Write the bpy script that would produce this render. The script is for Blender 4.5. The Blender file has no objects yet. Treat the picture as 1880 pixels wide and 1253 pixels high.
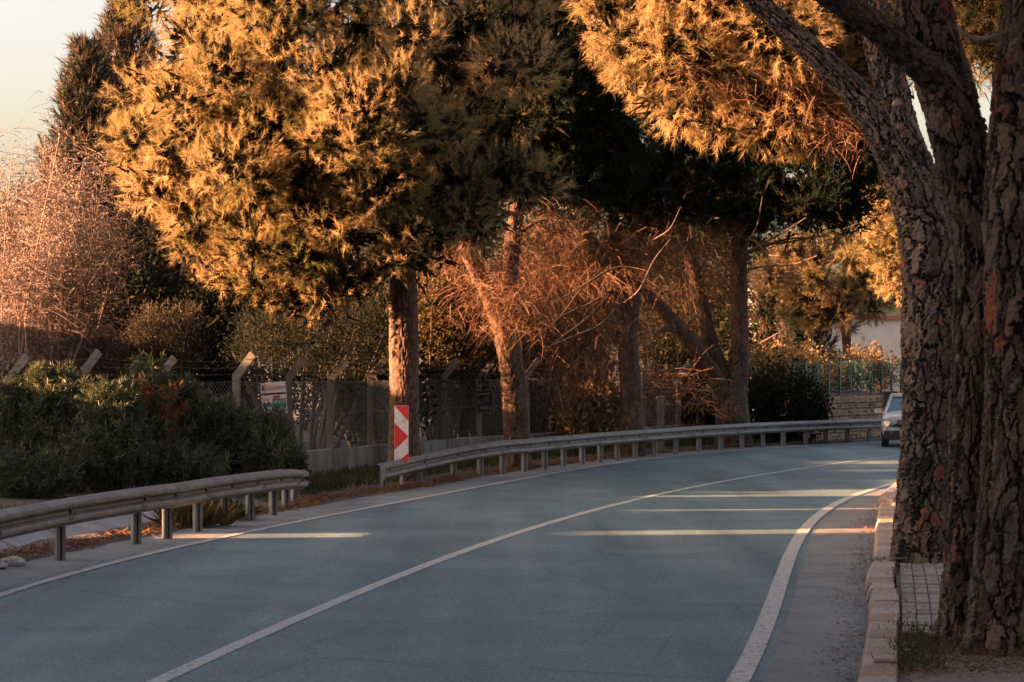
import bpy, math, random
import numpy as np
from mathutils import Vector

R = math.radians
scene = bpy.context.scene
COL = scene.collection

# ------------------------------------------------------------------ camera, sky, sun, exposure
FPX, CX, HY, CH = 4439.0, 940.0, 685.0, 2.25       # focal length in photo pixels, horizon row, eye height
cam_d = bpy.data.cameras.new('camera')
cam = bpy.data.objects.new('camera', cam_d)
COL.objects.link(cam)
cam.location = (0, 0, CH)
cam.rotation_euler = (R(90), 0, 0)
cam_d.sensor_width = 36.0
cam_d.lens = 85.0
cam_d.shift_y = 58.5 / 1880.0
cam_d.clip_end = 3000
cam_d.dof.use_dof = True
cam_d.dof.focus_distance = 42.0
cam_d.dof.aperture_fstop = 8.0
scene.camera = cam

SUN_EL, SUN_AZ_BACK = 10.0, 7.0                    # low sun far left, a touch behind the camera
world = bpy.data.worlds.new('World')
scene.world = world
world.use_nodes = True
wn = world.node_tree
wn.nodes.clear()
w_out = wn.nodes.new('ShaderNodeOutputWorld')
w_bg = wn.nodes.new('ShaderNodeBackground')
w_sky = wn.nodes.new('ShaderNodeTexSky')
w_sky.sky_type = 'NISHITA'
w_sky.sun_disc = False
w_sky.sun_elevation = R(SUN_EL)
w_sky.sun_rotation = R(-(90 + SUN_AZ_BACK))
w_sky.air_density = 1.0
w_sky.dust_density = 5.0
w_sky.ozone_density = 1.0
w_bg.inputs['Strength'].default_value = 0.05
w_tint = wn.nodes.new('ShaderNodeMix')               # warm evening white balance over the whole sky
w_tint.data_type = 'RGBA'; w_tint.blend_type = 'MULTIPLY'; w_tint.inputs[0].default_value = 1.0
w_tint.inputs[7].default_value = (1.0, 0.825, 0.82, 1)
wn.links.new(w_sky.outputs[0], w_tint.inputs[6])
wn.links.new(w_tint.outputs[2], w_bg.inputs[0])
wn.links.new(w_bg.outputs[0], w_out.inputs[0])

sun_d = bpy.data.lights.new('sun', 'SUN')
sun_d.energy = 5.0
sun_d.angle = R(0.5)
sun_d.color = (1.0, 0.46, 0.225)
sun = bpy.data.objects.new('sun', sun_d)
COL.objects.link(sun)
to_sun = Vector((-math.cos(R(SUN_EL)) * math.cos(R(SUN_AZ_BACK)), -math.cos(R(SUN_EL)) * math.sin(R(SUN_AZ_BACK)), math.sin(R(SUN_EL))))
sun.rotation_euler = to_sun.to_track_quat('Z', 'Y').to_euler()

vs = scene.view_settings
vs.view_transform = 'Standard'
vs.look = 'None'
vs.gamma = 1.0
vs.use_curve_mapping = False
vs.exposure = 3.78

# ------------------------------------------------------------------ helpers
def G(x, y, z=0.0):
    """photo pixel -> point of the level z"""
    Y = FPX * (CH - z) / (y - HY)
    return np.array([(x - CX) * Y / FPX, Y, z])

def Q(x, y, Y):
    """photo pixel at distance Y"""
    return np.array([(x - CX) * Y / FPX, Y, CH - (y - HY) * Y / FPX])

def PX(Y):
    return FPX / Y

def tag(o, label=None, cat=None, group=None, kind=None):
    if label: o['label'] = label
    if cat: o['category'] = cat
    if group: o['group'] = group
    if kind: o['kind'] = kind
    return o

def empty(name, loc=(0, 0, 0), rz=0.0):
    o = bpy.data.objects.new(name, None)
    COL.objects.link(o)
    o.location = loc
    o.rotation_euler = (0, 0, rz)
    o.empty_display_size = 0.2
    return o

TRIS = {}
def mesh_data(name, V, faces, mats, attrs=None, smooth=False, matidx=None):
    """faces: list of int arrays of equal-width rows"""
    V = np.asarray(V, dtype=np.float32).reshape(-1, 3)
    if not isinstance(faces, (list, tuple)) or np.ndim(faces[0]) == 1: faces = [faces]
    faces = [np.asarray(f, dtype=np.int32) for f in faces if len(f)]
    me = bpy.data.meshes.new(name)
    me.vertices.add(len(V))
    me.vertices.foreach_set('co', V.ravel())
    nl = sum(f.size for f in faces)
    npoly = sum(len(f) for f in faces)
    me.loops.add(nl)
    me.loops.foreach_set('vertex_index', np.concatenate([f.ravel() for f in faces]))
    me.polygons.add(npoly)
    tot = np.concatenate([np.full(len(f), f.shape[1], dtype=np.int32) for f in faces])
    st = np.concatenate([[0], np.cumsum(tot)[:-1]]).astype(np.int32)
    me.polygons.foreach_set('loop_start', st)
    me.polygons.foreach_set('loop_total', tot)
    if matidx is not None:
        me.polygons.foreach_set('material_index', np.asarray(matidx, dtype=np.int32))
    me.polygons.foreach_set('use_smooth', np.full(npoly, bool(smooth)))
    for k, a in (attrs or {}).items():
        at = me.attributes.new(k, 'FLOAT', 'POINT')
        at.data.foreach_set('value', np.asarray(a, dtype=np.float32))
    me.update(calc_edges=True)
    for m in (mats if isinstance(mats, (list, tuple)) else [mats]):
        me.materials.append(m)
    TRIS[name] = TRIS.get(name, 0) + int((tot - 2).sum())
    return me

def obj(name, me, parent=None, loc=None, rot=None):
    o = bpy.data.objects.new(name, me)
    COL.objects.link(o)
    if parent is not None: o.parent = parent
    if loc is not None: o.location = loc
    if rot is not None: o.rotation_euler = rot
    return o

class MB:
    """collects shapes into one mesh"""
    def __init__(s):
        s.V = []; s.F3 = []; s.F4 = []; s.n = 0; s.T = []
    def add(s, V, F, tint=None):
        V = np.asarray(V, dtype=float).reshape(-1, 3); F = np.asarray(F, dtype=int)
        s.V.append(V)
        (s.F4 if F.shape[1] == 4 else s.F3).append(F + s.n)
        s.T.append(np.full(len(V), 0.5) if tint is None else (np.full(len(V), tint) if np.isscalar(tint) else np.asarray(tint)))
        s.n += len(V)
    def box(s, c, size, rz=0.0, tint=None, taper=1.0):
        hx, hy, hz = [d / 2 for d in size]
        P = []
        for z, k in ((-hz, 1.0), (hz, taper)):
            P += [(-hx * k, -hy * k, z), (hx * k, -hy * k, z), (hx * k, hy * k, z), (-hx * k, hy * k, z)]
        P = np.array(P)
        ca, sa = math.cos(rz), math.sin(rz)
        X = P[:, 0] * ca - P[:, 1] * sa; Y = P[:, 0] * sa + P[:, 1] * ca
        s.add(np.stack([X, Y, P[:, 2]], 1) + np.array(c), [[0, 3, 2, 1], [4, 5, 6, 7], [0, 1, 5, 4], [1, 2, 6, 5], [2, 3, 7, 6], [3, 0, 4, 7]], tint)
    def cham(s, c, size, ch=0.01, rz=0.0, jit=0.0, tint=None, rng=None):
        """box with a chamfered top"""
        hx, hy, hz = [d / 2 for d in size]
        P = []
        for z, d in ((-hz, 0.0), (hz - ch, 0.0), (hz, ch)):
            P += [(-hx + d, -hy + d, z), (hx - d, -hy + d, z), (hx - d, hy - d, z), (-hx + d, hy - d, z)]
        P = np.array(P)
        if jit: P[4:] += rng.uniform(-jit, jit, (8, 3))
        ca, sa = math.cos(rz), math.sin(rz)
        X = P[:, 0] * ca - P[:, 1] * sa; Y = P[:, 0] * sa + P[:, 1] * ca
        F = [[8, 9, 10, 11]]
        for b in (0, 4):
            for i in range(4):
                F.append([b + i, b + (i + 1) % 4, b + 4 + (i + 1) % 4, b + 4 + i])
        s.add(np.stack([X, Y, P[:, 2]], 1) + np.array(c), F, tint)
    def tube(s, pts, rad, n=6, tint=None, cap=True):
        V, F = tube(pts, rad, n)
        s.add(V, F, tint)
        if cap:
            k = len(V)
            for ring, rev in ((0, True), (len(pts) - 1, False)):
                ix = [ring * n + i for i in range(n)]
                c = V[ix].mean(0)
                s.add(np.vstack([V[ix], c]), [[(i + 1) % n, i, n] if rev else [i, (i + 1) % n, n] for i in range(n)], tint if tint is None or np.isscalar(tint) else 0.5)
    def mesh(s, name, mat, smooth=False, attrs=True):
        V = np.concatenate(s.V)
        fs = []
        if s.F4: fs.append(np.concatenate(s.F4))
        if s.F3: fs.append(np.concatenate(s.F3))
        return mesh_data(name, V, fs, mat, {'tint': np.concatenate(s.T)} if attrs else None, smooth)
    def build(s, name, mat, parent=None, smooth=False, loc=None, rot=None):
        return obj(name, s.mesh(name, mat, smooth), parent, loc, rot)

def frames(P):
    P = np.asarray(P, dtype=float)
    T = np.gradient(P, axis=0)
    T /= np.linalg.norm(T, axis=1)[:, None] + 1e-9
    N = np.zeros_like(P)
    ref = np.array([0.0, -1.0, 0.0]) if abs(T[0, 1]) < 0.8 else np.array([1.0, 0, 0])
    n = ref - T[0] * ref.dot(T[0]); n /= np.linalg.norm(n)
    for i in range(len(P)):
        n = n - T[i] * n.dot(T[i]); n /= np.linalg.norm(n) + 1e-9
        N[i] = n
    B = np.cross(T, N)
    return T, N, B

def tube(P, rad, n=6):
    P = np.asarray(P, dtype=float); m = len(P)
    rad = np.broadcast_to(np.asarray(rad, dtype=float), (m,))
    T, N, B = frames(P)
    a = np.linspace(0, 2 * np.pi, n, endpoint=False)
    V = P[:, None] + rad[:, None, None] * (np.cos(a)[None, :, None] * N[:, None] + np.sin(a)[None, :, None] * B[:, None])
    i = np.arange(m - 1)[:, None] * n; j = np.arange(n)[None]; j2 = (j + 1) % n
    F = np.stack([i + j, i + j2, i + n + j2, i + n + j], -1).reshape(-1, 4)
    return V.reshape(-1, 3), F

def catmull(P, k=8):
    P = np.asarray(P, dtype=float)
    E = np.vstack([2 * P[0] - P[1], P, 2 * P[-1] - P[-2]])
    out = []
    for i in range(len(P) - 1):
        p0, p1, p2, p3 = E[i:i + 4]
        for t in np.arange(k) / k:
            out.append(0.5 * ((2 * p1) + (-p0 + p2) * t + (2 * p0 - 5 * p1 + 4 * p2 - p3) * t * t + (-p0 + 3 * p1 - 3 * p2 + p3) * t ** 3))
    out.append(P[-1])
    return np.array(out)

def resample(P, step):
    P = np.asarray(P, dtype=float)
    d = np.concatenate([[0], np.cumsum(np.linalg.norm(np.diff(P[:, :3], axis=0), axis=1))])
    n = max(2, int(round(d[-1] / step)) + 1)
    q = np.linspace(0, d[-1], n)
    return np.stack([np.interp(q, d, P[:, k]) for k in range(P.shape[1])], 1), q

def hash2(i, j, s):
    x = (i.astype(np.int64) * 374761393 + j.astype(np.int64) * 668265263 + s * 1442695041) & 0xFFFFFFFF
    x = ((x ^ (x >> 13)) * 1274126177) & 0xFFFFFFFF
    x = ((x ^ (x >> 16)) * 2246822519) & 0xFFFFFFFF
    x ^= x >> 15
    return (x & 0xFFFFFF) / float(0x1000000)

def vnoise(u, v, s, wrap=None):
    i = np.floor(u).astype(int); j = np.floor(v).astype(int)
    fu = u - i; fv = v - j
    fu = fu * fu * (3 - 2 * fu); fv = fv * fv * (3 - 2 * fv)
    w = (lambda a: a % wrap) if wrap else (lambda a: a)
    a = hash2(w(i), j, s); b = hash2(w(i + 1), j, s); c = hash2(w(i), j + 1, s); d = hash2(w(i + 1), j + 1, s)
    return (a * (1 - fu) + b * fu) * (1 - fv) + (c * (1 - fu) + d * fu) * fv

def voronoi(u, v, s, wrap):
    i0 = np.floor(u).astype(int); j0 = np.floor(v).astype(int)
    f1 = np.full(u.shape, 9.0); f2 = np.full(u.shape, 9.0); cid = np.zeros(u.shape); ox = np.zeros(u.shape); oy = np.zeros(u.shape)
    for di in (-1, 0, 1):
        for dj in (-1, 0, 1):
            i = i0 + di; j = j0 + dj
            iw = i % wrap
            px = i + 0.5 + 0.85 * (hash2(iw, j, s) - 0.5) ; py = j + 0.5 + 0.95 * (hash2(iw, j, s + 7) - 0.5)
            d = np.sqrt((u - px) ** 2 + (v - py) ** 2)
            h = hash2(iw, j, s + 13)
            m1 = d < f1
            f2 = np.where(m1, f1, np.minimum(f2, d))
            cid = np.where(m1, h, cid); ox = np.where(m1, u - px, ox); oy = np.where(m1, v - py, oy)
            f1 = np.where(m1, d, f1)
    return f1, f2, cid, ox, oy

def bark(path, n, step, pw, ph, depth, seed, flare=0.0, flare_h=0.4):
    """trunk of plated pine bark: path rows are x, y, z, radius"""
    P, q = resample(catmull(path, 10), step)
    T, N, B = frames(P[:, :3])
    a = np.linspace(0, 2 * np.pi, n, endpoint=False)
    a = a - 0.62 * np.sin(a)                       # finer on the side that faces the road
    A, L = np.meshgrid(a, q)
    rm = float(np.mean(P[:, 3]))
    cols = max(4, int(round(2 * np.pi * rm / pw)))
    u = A / (2 * np.pi) * cols; v = L / ph
    wu = (vnoise(u, v * 1.4, seed + 3, cols) - 0.5) * 1.2 + (vnoise(u * 3.0, v * 9.0, seed + 4, cols * 3) - 0.5) * 0.42 + (vnoise(u * 7.0, v * 22.0, seed + 5, cols * 7) - 0.5) * 0.2
    wv = (vnoise(u, v * 1.3, seed + 15, cols) - 0.5) * 0.9 + (vnoise(u * 5.0, v * 7.0, seed + 6, cols * 5) - 0.5) * 0.3
    f1, f2, cid, ox, oy = voronoi(u + wu, v + wv, seed, cols)
    wid = 0.07 + 0.14 * vnoise(u * 1.0, v * 2.0, seed + 8, cols)
    e = np.clip((f2 - f1 - 0.045) / wid, 0, 1)
    e = e * e * (3 - 2 * e)
    across = np.abs(ox) / (np.abs(ox) + np.abs(oy) + 1e-6)          # deep fissures run up the trunk, cross cracks are shallow
    e = 1 - (1 - e) * np.clip(0.25 + 1.1 * across, 0, 1)
    c2 = (cid * 7.13) % 1.0; c3 = (cid * 17.7) % 1.0
    tilt = (c2 - 0.5) * ox * 1.5 + (c3 - 0.5) * oy * 1.2
    g1, g2, gid, gx, gy = voronoi(u * 1.9 + wv * 1.8, v * 2.4 + wu * 1.8, seed + 50, int(round(cols * 1.9)))
    rough_ = vnoise(u * 9.0, v * 22.0, seed + 60, cols * 9) - 0.5
    ridge = np.abs(vnoise(u * 0.7 + 3, v * 0.28, seed + 70, None) - 0.5) * 2
    ridge = np.clip(ridge / 0.22, 0, 1)
    rel = e * (0.66 + 0.22 * cid + 0.55 * tilt) - 0.62 + 0.16 * ridge + (0.22 * np.floor(gid * 3) / 2 + 0.14 * rough_) * e
    big = (vnoise(A / (2 * np.pi) * 5, L * 1.1, seed + 9, 5) - 0.5)
    rad = P[:, 3][:, None] * (1 + 0.13 * big) + depth * rel
    if flare:
        root = 0.5 + 0.5 * np.cos(A * 5 + seed) * 0.7
        rad = rad + flare * np.exp(-L / flare_h) * root
    V = P[:, None, :3] + rad[..., None] * (np.cos(A)[..., None] * N[:, None] + np.sin(A)[..., None] * B[:, None])
    m = len(P)
    i = np.arange(m - 1)[:, None] * n; j = np.arange(n)[None]; j2 = (j + 1) % n
    F = np.stack([i + j, i + j2, i + n + j2, i + n + j], -1).reshape(-1, 4)
    tint = np.clip(0.55 * cid + 0.45 * gid + 0.25 * (e - 1), 0, 1)
    return V.reshape(-1, 3), F, tint.ravel(), e.ravel()

def unit(v):
    return v / (np.linalg.norm(v, axis=-1, keepdims=True) + 1e-9)

def needles(P, A, L, k, spread, width, rng, tint):
    """k thin needles from each point of P about the axes A"""
    n = len(P)
    D = unit(A[:, None] + spread * rng.normal(size=(n, k, 3)))
    S = unit(np.cross(D, rng.normal(size=(n, k, 3)))) * (width * 0.5)
    # needles stand along a short shoot, not from one point
    b = P[:, None] + A[:, None] * (L[:, None, None] * rng.uniform(-0.9, 0.9, (n, k, 1))) + D * 0.015
    t = b + D * (L[:, None] * rng.uniform(0.5, 0.95, (n, k)))[..., None]
    V = np.stack([b - S, b + S, t], 2).reshape(-1, 3)
    F = np.arange(n * k * 3).reshape(-1, 3)
    tt = np.clip(np.repeat(tint, k) + rng.normal(0, 0.10, n * k), 0, 1)
    return V, F, np.repeat(tt, 3)

def leaves(P, A, L, W, rng, tint, bend=0.0):
    """one pointed leaf (two triangles) at each point along A"""
    n = len(P)
    D = unit(A)
    S = unit(np.cross(D, rng.normal(size=(n, 3)))) * (W[:, None] * 0.5)
    Nn = np.cross(D, unit(S))
    mid = P + D * (L * 0.45)[:, None] + Nn * (L * bend)[:, None]
    V = np.stack([P, mid + S, P + D * L[:, None], mid - S], 1).reshape(-1, 3)
    b = np.arange(n)[:, None] * 4
    F = np.concatenate([b + np.array([[0, 1, 2]]), b + np.array([[0, 2, 3]])], 1).reshape(-1, 3)
    return V, F, np.repeat(tint, 4)

def shell(c, r, n, rng, lo=0.75, hi=1.0):
    d = unit(rng.normal(size=(n, 3)))
    return np.asarray(c) + d * np.asarray(r) * rng.uniform(lo, hi, (n, 1)), d

# ------------------------------------------------------------------ materials
def newmat(name):
    m = bpy.data.materials.new(name); m.use_nodes = True
    nt = m.node_tree; nt.nodes.clear()
    out = nt.nodes.new('ShaderNodeOutputMaterial')
    return m, nt, out

def ramp(nt, cols, pos=None):
    r = nt.nodes.new('ShaderNodeValToRGB')
    pos = pos or [i / (len(cols) - 1) for i in range(len(cols))]
    e = r.color_ramp.elements
    while len(e) < len(cols): e.new(0.5)
    for k, (p, c) in enumerate(zip(pos, cols)):
        e[k].position = p; e[k].color = (*c, 1)
    return r

def noise(nt, scale, detail=4.0, rough=0.6, vec=None, distort=0.0):
    n = nt.nodes.new('ShaderNodeTexNoise')
    n.inputs['Scale'].default_value = scale; n.inputs['Detail'].default_value = detail
    n.inputs['Roughness'].default_value = rough; n.inputs['Distortion'].default_value = distort
    if vec is not None: nt.links.new(vec, n.inputs['Vector'])
    return n

def coord(nt, scale=(1, 1, 1)):
    t = nt.nodes.new('ShaderNodeTexCoord')
    m = nt.nodes.new('ShaderNodeMapping'); m.inputs['Scale'].default_value = scale
    nt.links.new(t.outputs['Object'], m.inputs['Vector'])
    return m.outputs[0]

def mixc(nt, fac, a, b, mode='MIX'):
    m = nt.nodes.new('ShaderNodeMix'); m.data_type = 'RGBA'; m.blend_type = mode
    for s, v in ((m.inputs[0], fac), (m.inputs[6], a), (m.inputs[7], b)):
        if hasattr(v, 'is_output'): nt.links.new(v, s)
        elif isinstance(v, tuple): s.default_value = (*v, 1)
        else: s.default_value = v
    return m.outputs[2]

def rough_mat(name, cols, scale=4.0, rough=0.85, bump=0.0, bscale=60.0, fine=None, stretch=(1, 1, 1), metal=0.0, spec=0.5, tinted=0.0, pos=None):
    """procedural colour noise + fine grain + bump; tinted mixes in the mesh's own tint attribute"""
    m, nt, out = newmat(name)
    b = nt.nodes.new('ShaderNodeBsdfPrincipled')
    v = coord(nt, stretch)
    n = noise(nt, scale, 6, 0.65, v)
    fac = n.outputs[0]
    if tinted:
        a = nt.nodes.new('ShaderNodeAttribute'); a.attribute_name = 'tint'
        mm = nt.nodes.new('ShaderNodeMix'); mm.inputs[0].default_value = tinted
        nt.links.new(fac, mm.inputs[2]); nt.links.new(a.outputs['Fac'], mm.inputs[3]); fac = mm.outputs[0]
    r = ramp(nt, cols, pos or [0.3 + 0.4 * i / (len(cols) - 1) for i in range(len(cols))] if not tinted else None)
    nt.links.new(fac, r.inputs[0])
    c = r.outputs[0]
    if fine:
        f = noise(nt, fine[0], 3, 0.7, v)
        fr = ramp(nt, [(1 - fine[1],) * 3, (1 + fine[1],) * 3], [0.35, 0.65])
        nt.links.new(f.outputs[0], fr.inputs[0])
        c = mixc(nt, 1.0, c, fr.outputs[0], 'MULTIPLY')
    nt.links.new(c, b.inputs['Base Color'])
    b.inputs['Roughness'].default_value = rough
    b.inputs['Metallic'].default_value = metal
    b.inputs['Specular IOR Level'].default_value = spec
    if bump:
        bn = noise(nt, bscale, 5, 0.7, v)
        bu = nt.nodes.new('ShaderNodeBump'); bu.inputs['Strength'].default_value = bump; bu.inputs['Distance'].default_value = 0.02
        nt.links.new(bn.outputs[0], bu.inputs['Height']); nt.links.new(bu.outputs[0], b.inputs['Normal'])
    nt.links.new(b.outputs[0], out.inputs[0])
    return m

def leaf_mat(name, cols, trans=0.35, gloss=0.0, pos=None):
    m, nt, out = newmat(name)
    a = nt.nodes.new('ShaderNodeAttribute'); a.attribute_name = 'tint'
    r = ramp(nt, cols, pos); nt.links.new(a.outputs['Fac'], r.inputs[0])
    d = nt.nodes.new('ShaderNodeBsdfDiffuse'); t = nt.nodes.new('ShaderNodeBsdfTranslucent')
    nt.links.new(r.outputs[0], d.inputs[0]); nt.links.new(r.outputs[0], t.inputs[0])
    mx = nt.nodes.new('ShaderNodeMixShader'); mx.inputs[0].default_value = trans
    nt.links.new(d.outputs[0], mx.inputs[1]); nt.links.new(t.outputs[0], mx.inputs[2])
    s = mx.outputs[0]
    if gloss:
        g = nt.nodes.new('ShaderNodeBsdfGlossy'); g.inputs['Roughness'].default_value = 0.35
        g.inputs[0].default_value = (0.9, 0.9, 0.9, 1)
        m2 = nt.nodes.new('ShaderNodeMixShader'); m2.inputs[0].default_value = gloss
        nt.links.new(s, m2.inputs[1]); nt.links.new(g.outputs[0], m2.inputs[2]); s = m2.outputs[0]
    nt.links.new(s, out.inputs[0])
    return m

def plain(name, c, rough=0.6, metal=0.0, spec=0.5, coat=0.0):
    return rough_mat(name, [tuple(x * 0.88 for x in c), c], 3.0, rough, 0, metal=metal, spec=spec)

def bark_mat(name, cols, pos, crev):
    m, nt, out = newmat(name)
    b = nt.nodes.new('ShaderNodeBsdfPrincipled')
    a = nt.nodes.new('ShaderNodeAttribute'); a.attribute_name = 'tint'
    e = nt.nodes.new('ShaderNodeAttribute'); e.attribute_name = 'plate'
    r = ramp(nt, cols, pos); nt.links.new(a.outputs['Fac'], r.inputs[0])
    v = coord(nt)
    n = noise(nt, 26, 6, 0.7, v)
    nr = ramp(nt, [(0.45,) * 3, (1.45,) * 3], [0.3, 0.7]); nt.links.new(n.outputs[0], nr.inputs[0])
    n2 = noise(nt, 1.3, 3, 0.6, v)
    nr2 = ramp(nt, [(0.75, 0.78, 0.8), (1.2, 1.12, 1.05)], [0.35, 0.65]); nt.links.new(n2.outputs[0], nr2.inputs[0])
    c = mixc(nt, 1.0, r.outputs[0], nr.outputs[0], 'MULTIPLY')
    c = mixc(nt, 1.0, c, nr2.outputs[0], 'MULTIPLY')
    c = mixc(nt, e.outputs['Fac'], crev, c)  # dark furrow bark, with extra shade painted in for relief
    nt.links.new(c, b.inputs['Base Color'])
    b.inputs['Roughness'].default_value = 0.9; b.inputs['Specular IOR Level'].default_value = 0.25
    bn = noise(nt, 70, 5, 0.75, v)
    bu = nt.nodes.new('ShaderNodeBump'); bu.inputs['Strength'].default_value = 0.6; bu.inputs['Distance'].default_value = 0.012
    nt.links.new(bn.outputs[0], bu.inputs['Height']); nt.links.new(bu.outputs[0], b.inputs['Normal'])
    nt.links.new(b.outputs[0], out.inputs[0])
    return m

M = {}
def asphalt_mat():
    m, nt, out = newmat('asphalt')
    b = nt.nodes.new('ShaderNodeBsdfPrincipled')
    v = coord(nt)
    tracks = noise(nt, 1.0, 4, 0.6, coord(nt, (0.9, 0.05, 1)))         # long worn wheel tracks
    r1 = ramp(nt, [(0.054, 0.098, 0.108), (0.082, 0.136, 0.142), (0.118, 0.176, 0.172)], [0.32, 0.5, 0.68]); nt.links.new(tracks.outputs[0], r1.inputs[0])
    patch_ = noise(nt, 0.55, 5, 0.65, v); r2 = ramp(nt, [(0.80,) * 3, (1.18,) * 3], [0.35, 0.65]); nt.links.new(patch_.outputs[0], r2.inputs[0])
    c = mixc(nt, 1.0, r1.outputs[0], r2.outputs[0], 'MULTIPLY')
    for sc_, am, st in ((22, 0.34, (1, 0.7, 1)), (60, 0.5, (1, 1, 1))):
        g = noise(nt, sc_, 3, 0.75, coord(nt, st)); rr = ramp(nt, [(1 - am,) * 3, (1 + am,) * 3], [0.36, 0.64]); nt.links.new(g.outputs[0], rr.inputs[0])
        c = mixc(nt, 1.0, c, rr.outputs[0], 'MULTIPLY')
    cr = nt.nodes.new('ShaderNodeTexVoronoi'); cr.feature = 'DISTANCE_TO_EDGE'; cr.inputs['Scale'].default_value = 0.33
    wv = noise(nt, 1.6, 5, 0.7, v)
    ad_ = nt.nodes.new('ShaderNodeMix'); ad_.data_type = 'RGBA'; ad_.inputs[0].default_value = 0.35
    nt.links.new(v, ad_.inputs[6]); nt.links.new(wv.outputs[1], ad_.inputs[7]); nt.links.new(ad_.outputs[2], cr.inputs['Vector'])
    rc = ramp(nt, [(0.62,) * 3, (1.0,) * 3], [0.0, 0.010]); nt.links.new(cr.outputs['Distance'], rc.inputs[0])
    c = mixc(nt, 0.85, c, rc.outputs[0], 'MULTIPLY')
    nt.links.new(c, b.inputs['Base Color'])
    b.inputs['Roughness'].default_value = 0.62; b.inputs['Specular IOR Level'].default_value = 0.35
    bn = noise(nt, 130, 4, 0.7, v); bu = nt.nodes.new('ShaderNodeBump'); bu.inputs['Strength'].default_value = 0.5; bu.inputs['Distance'].default_value = 0.01
    nt.links.new(bn.outputs[0], bu.inputs['Height']); nt.links.new(bu.outputs[0], b.inputs['Normal'])
    nt.links.new(b.outputs[0], out.inputs[0])
    return m
M['asphalt'] = asphalt_mat()
M['road_paint'] = rough_mat('road_paint', [(0.10, 0.125, 0.125), (0.30, 0.31, 0.28), (0.36, 0.365, 0.33), (0.43, 0.43, 0.385)], 16, 0.7, 0.3, 110, fine=(60, 0.22), pos=[0.36, 0.45, 0.53, 0.68])
M['worn_shoulder'] = rough_mat('worn_shoulder', [(0.085, 0.105, 0.105), (0.135, 0.155, 0.148), (0.19, 0.20, 0.185)], 1.6, 0.9, 0.4, 90, fine=(90, 0.25))
M['earth'] = rough_mat('earth', [(0.035, 0.028, 0.02), (0.07, 0.052, 0.036), (0.11, 0.08, 0.055)], 1.2, 0.95, 0.8, 12, fine=(30, 0.3))
M['grassy_earth'] = rough_mat('grassy_earth', [(0.025, 0.03, 0.014), (0.05, 0.048, 0.024), (0.08, 0.06, 0.035)], 0.8, 0.95, 0.8, 12, fine=(30, 0.3))
M['concrete'] = rough_mat('concrete', [(0.15, 0.15, 0.14), (0.24, 0.235, 0.22), (0.31, 0.30, 0.275)], 1.4, 0.9, 0.4, 45, fine=(80, 0.15))
M['old_concrete'] = rough_mat('old_concrete', [(0.06, 0.057, 0.048), (0.15, 0.14, 0.115), (0.24, 0.22, 0.18)], 2.2, 0.9, 0.4, 45, fine=(60, 0.2), stretch=(1, 1, 0.35))
M['post_concrete'] = rough_mat('post_concrete', [(0.085, 0.076, 0.062), (0.14, 0.126, 0.104), (0.19, 0.175, 0.145)], 3, 0.9, 0.3, 60, fine=(80, 0.15), stretch=(1, 1, 0.4))
M['galvanised'] = rough_mat('galvanised', [(0.10, 0.092, 0.078), (0.17, 0.157, 0.134), (0.23, 0.215, 0.185)], 3.5, 0.6, 0.15, 40, fine=(40, 0.12), stretch=(1, 1, 2.5), metal=0.25)
M['post_metal'] = rough_mat('post_metal', [(0.10, 0.11, 0.11), (0.17, 0.18, 0.18), (0.24, 0.25, 0.24)], 5, 0.5, 0.1, 50, metal=0.3, stretch=(1, 1, 0.5))
M['wire'] = plain('wire', (0.10, 0.10, 0.095), 0.55, 0.5)
M['kerb'] = rough_mat('kerb', [(0.16, 0.10, 0.06), (0.25, 0.165, 0.105), (0.29, 0.245, 0.195), (0.34, 0.33, 0.295)], 7, 0.9, 0.7, 50, fine=(34, 0.38), tinted=0.55)
M['paver'] = rough_mat('paver', [(0.12, 0.07, 0.065), (0.155, 0.115, 0.10), (0.19, 0.18, 0.155), (0.235, 0.225, 0.195)], 12, 0.9, 0.4, 80, fine=(70, 0.18), tinted=0.75)
M['slab'] = rough_mat('slab', [(0.10, 0.09, 0.075), (0.17, 0.15, 0.13), (0.22, 0.2, 0.17)], 5, 0.92, 0.5, 40, fine=(60, 0.25))
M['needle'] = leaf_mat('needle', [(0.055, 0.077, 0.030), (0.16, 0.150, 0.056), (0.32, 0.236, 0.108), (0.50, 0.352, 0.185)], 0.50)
M['needle_dark'] = leaf_mat('needle_dark', [(0.008, 0.018, 0.014), (0.014, 0.026, 0.016), (0.026, 0.036, 0.018), (0.07, 0.058, 0.026)], 0.30)  # pine needles with crown shade put into the colour
M['needle_inner'] = leaf_mat('needle_inner', [(0.010, 0.011, 0.008), (0.022, 0.020, 0.012), (0.042, 0.034, 0.017)], 0.2)  # darkened copy for the shaded inside of crowns
M['needle_dry'] = leaf_mat('needle_dry', [(0.06, 0.030, 0.018), (0.13, 0.070, 0.042), (0.21, 0.122, 0.076), (0.30, 0.19, 0.125)], 0.25)
M['litter'] = leaf_mat('litter', [(0.06, 0.032, 0.018), (0.12, 0.06, 0.032), (0.17, 0.09, 0.048), (0.24, 0.15, 0.085)], 0.1)
M['straw'] = leaf_mat('straw', [(0.10, 0.08, 0.03), (0.18, 0.13, 0.05), (0.30, 0.22, 0.10)], 0.35)
M['grass'] = leaf_mat('grass', [(0.03, 0.05, 0.015), (0.055, 0.07, 0.022), (0.10, 0.09, 0.035)], 0.35)
M['oleander'] = leaf_mat('oleander', [(0.030, 0.048, 0.026), (0.064, 0.080, 0.038), (0.125, 0.120, 0.052), (0.28, 0.20, 0.08)], 0.25, 0.02, [0.0, 0.45, 0.8, 1.0])
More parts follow.
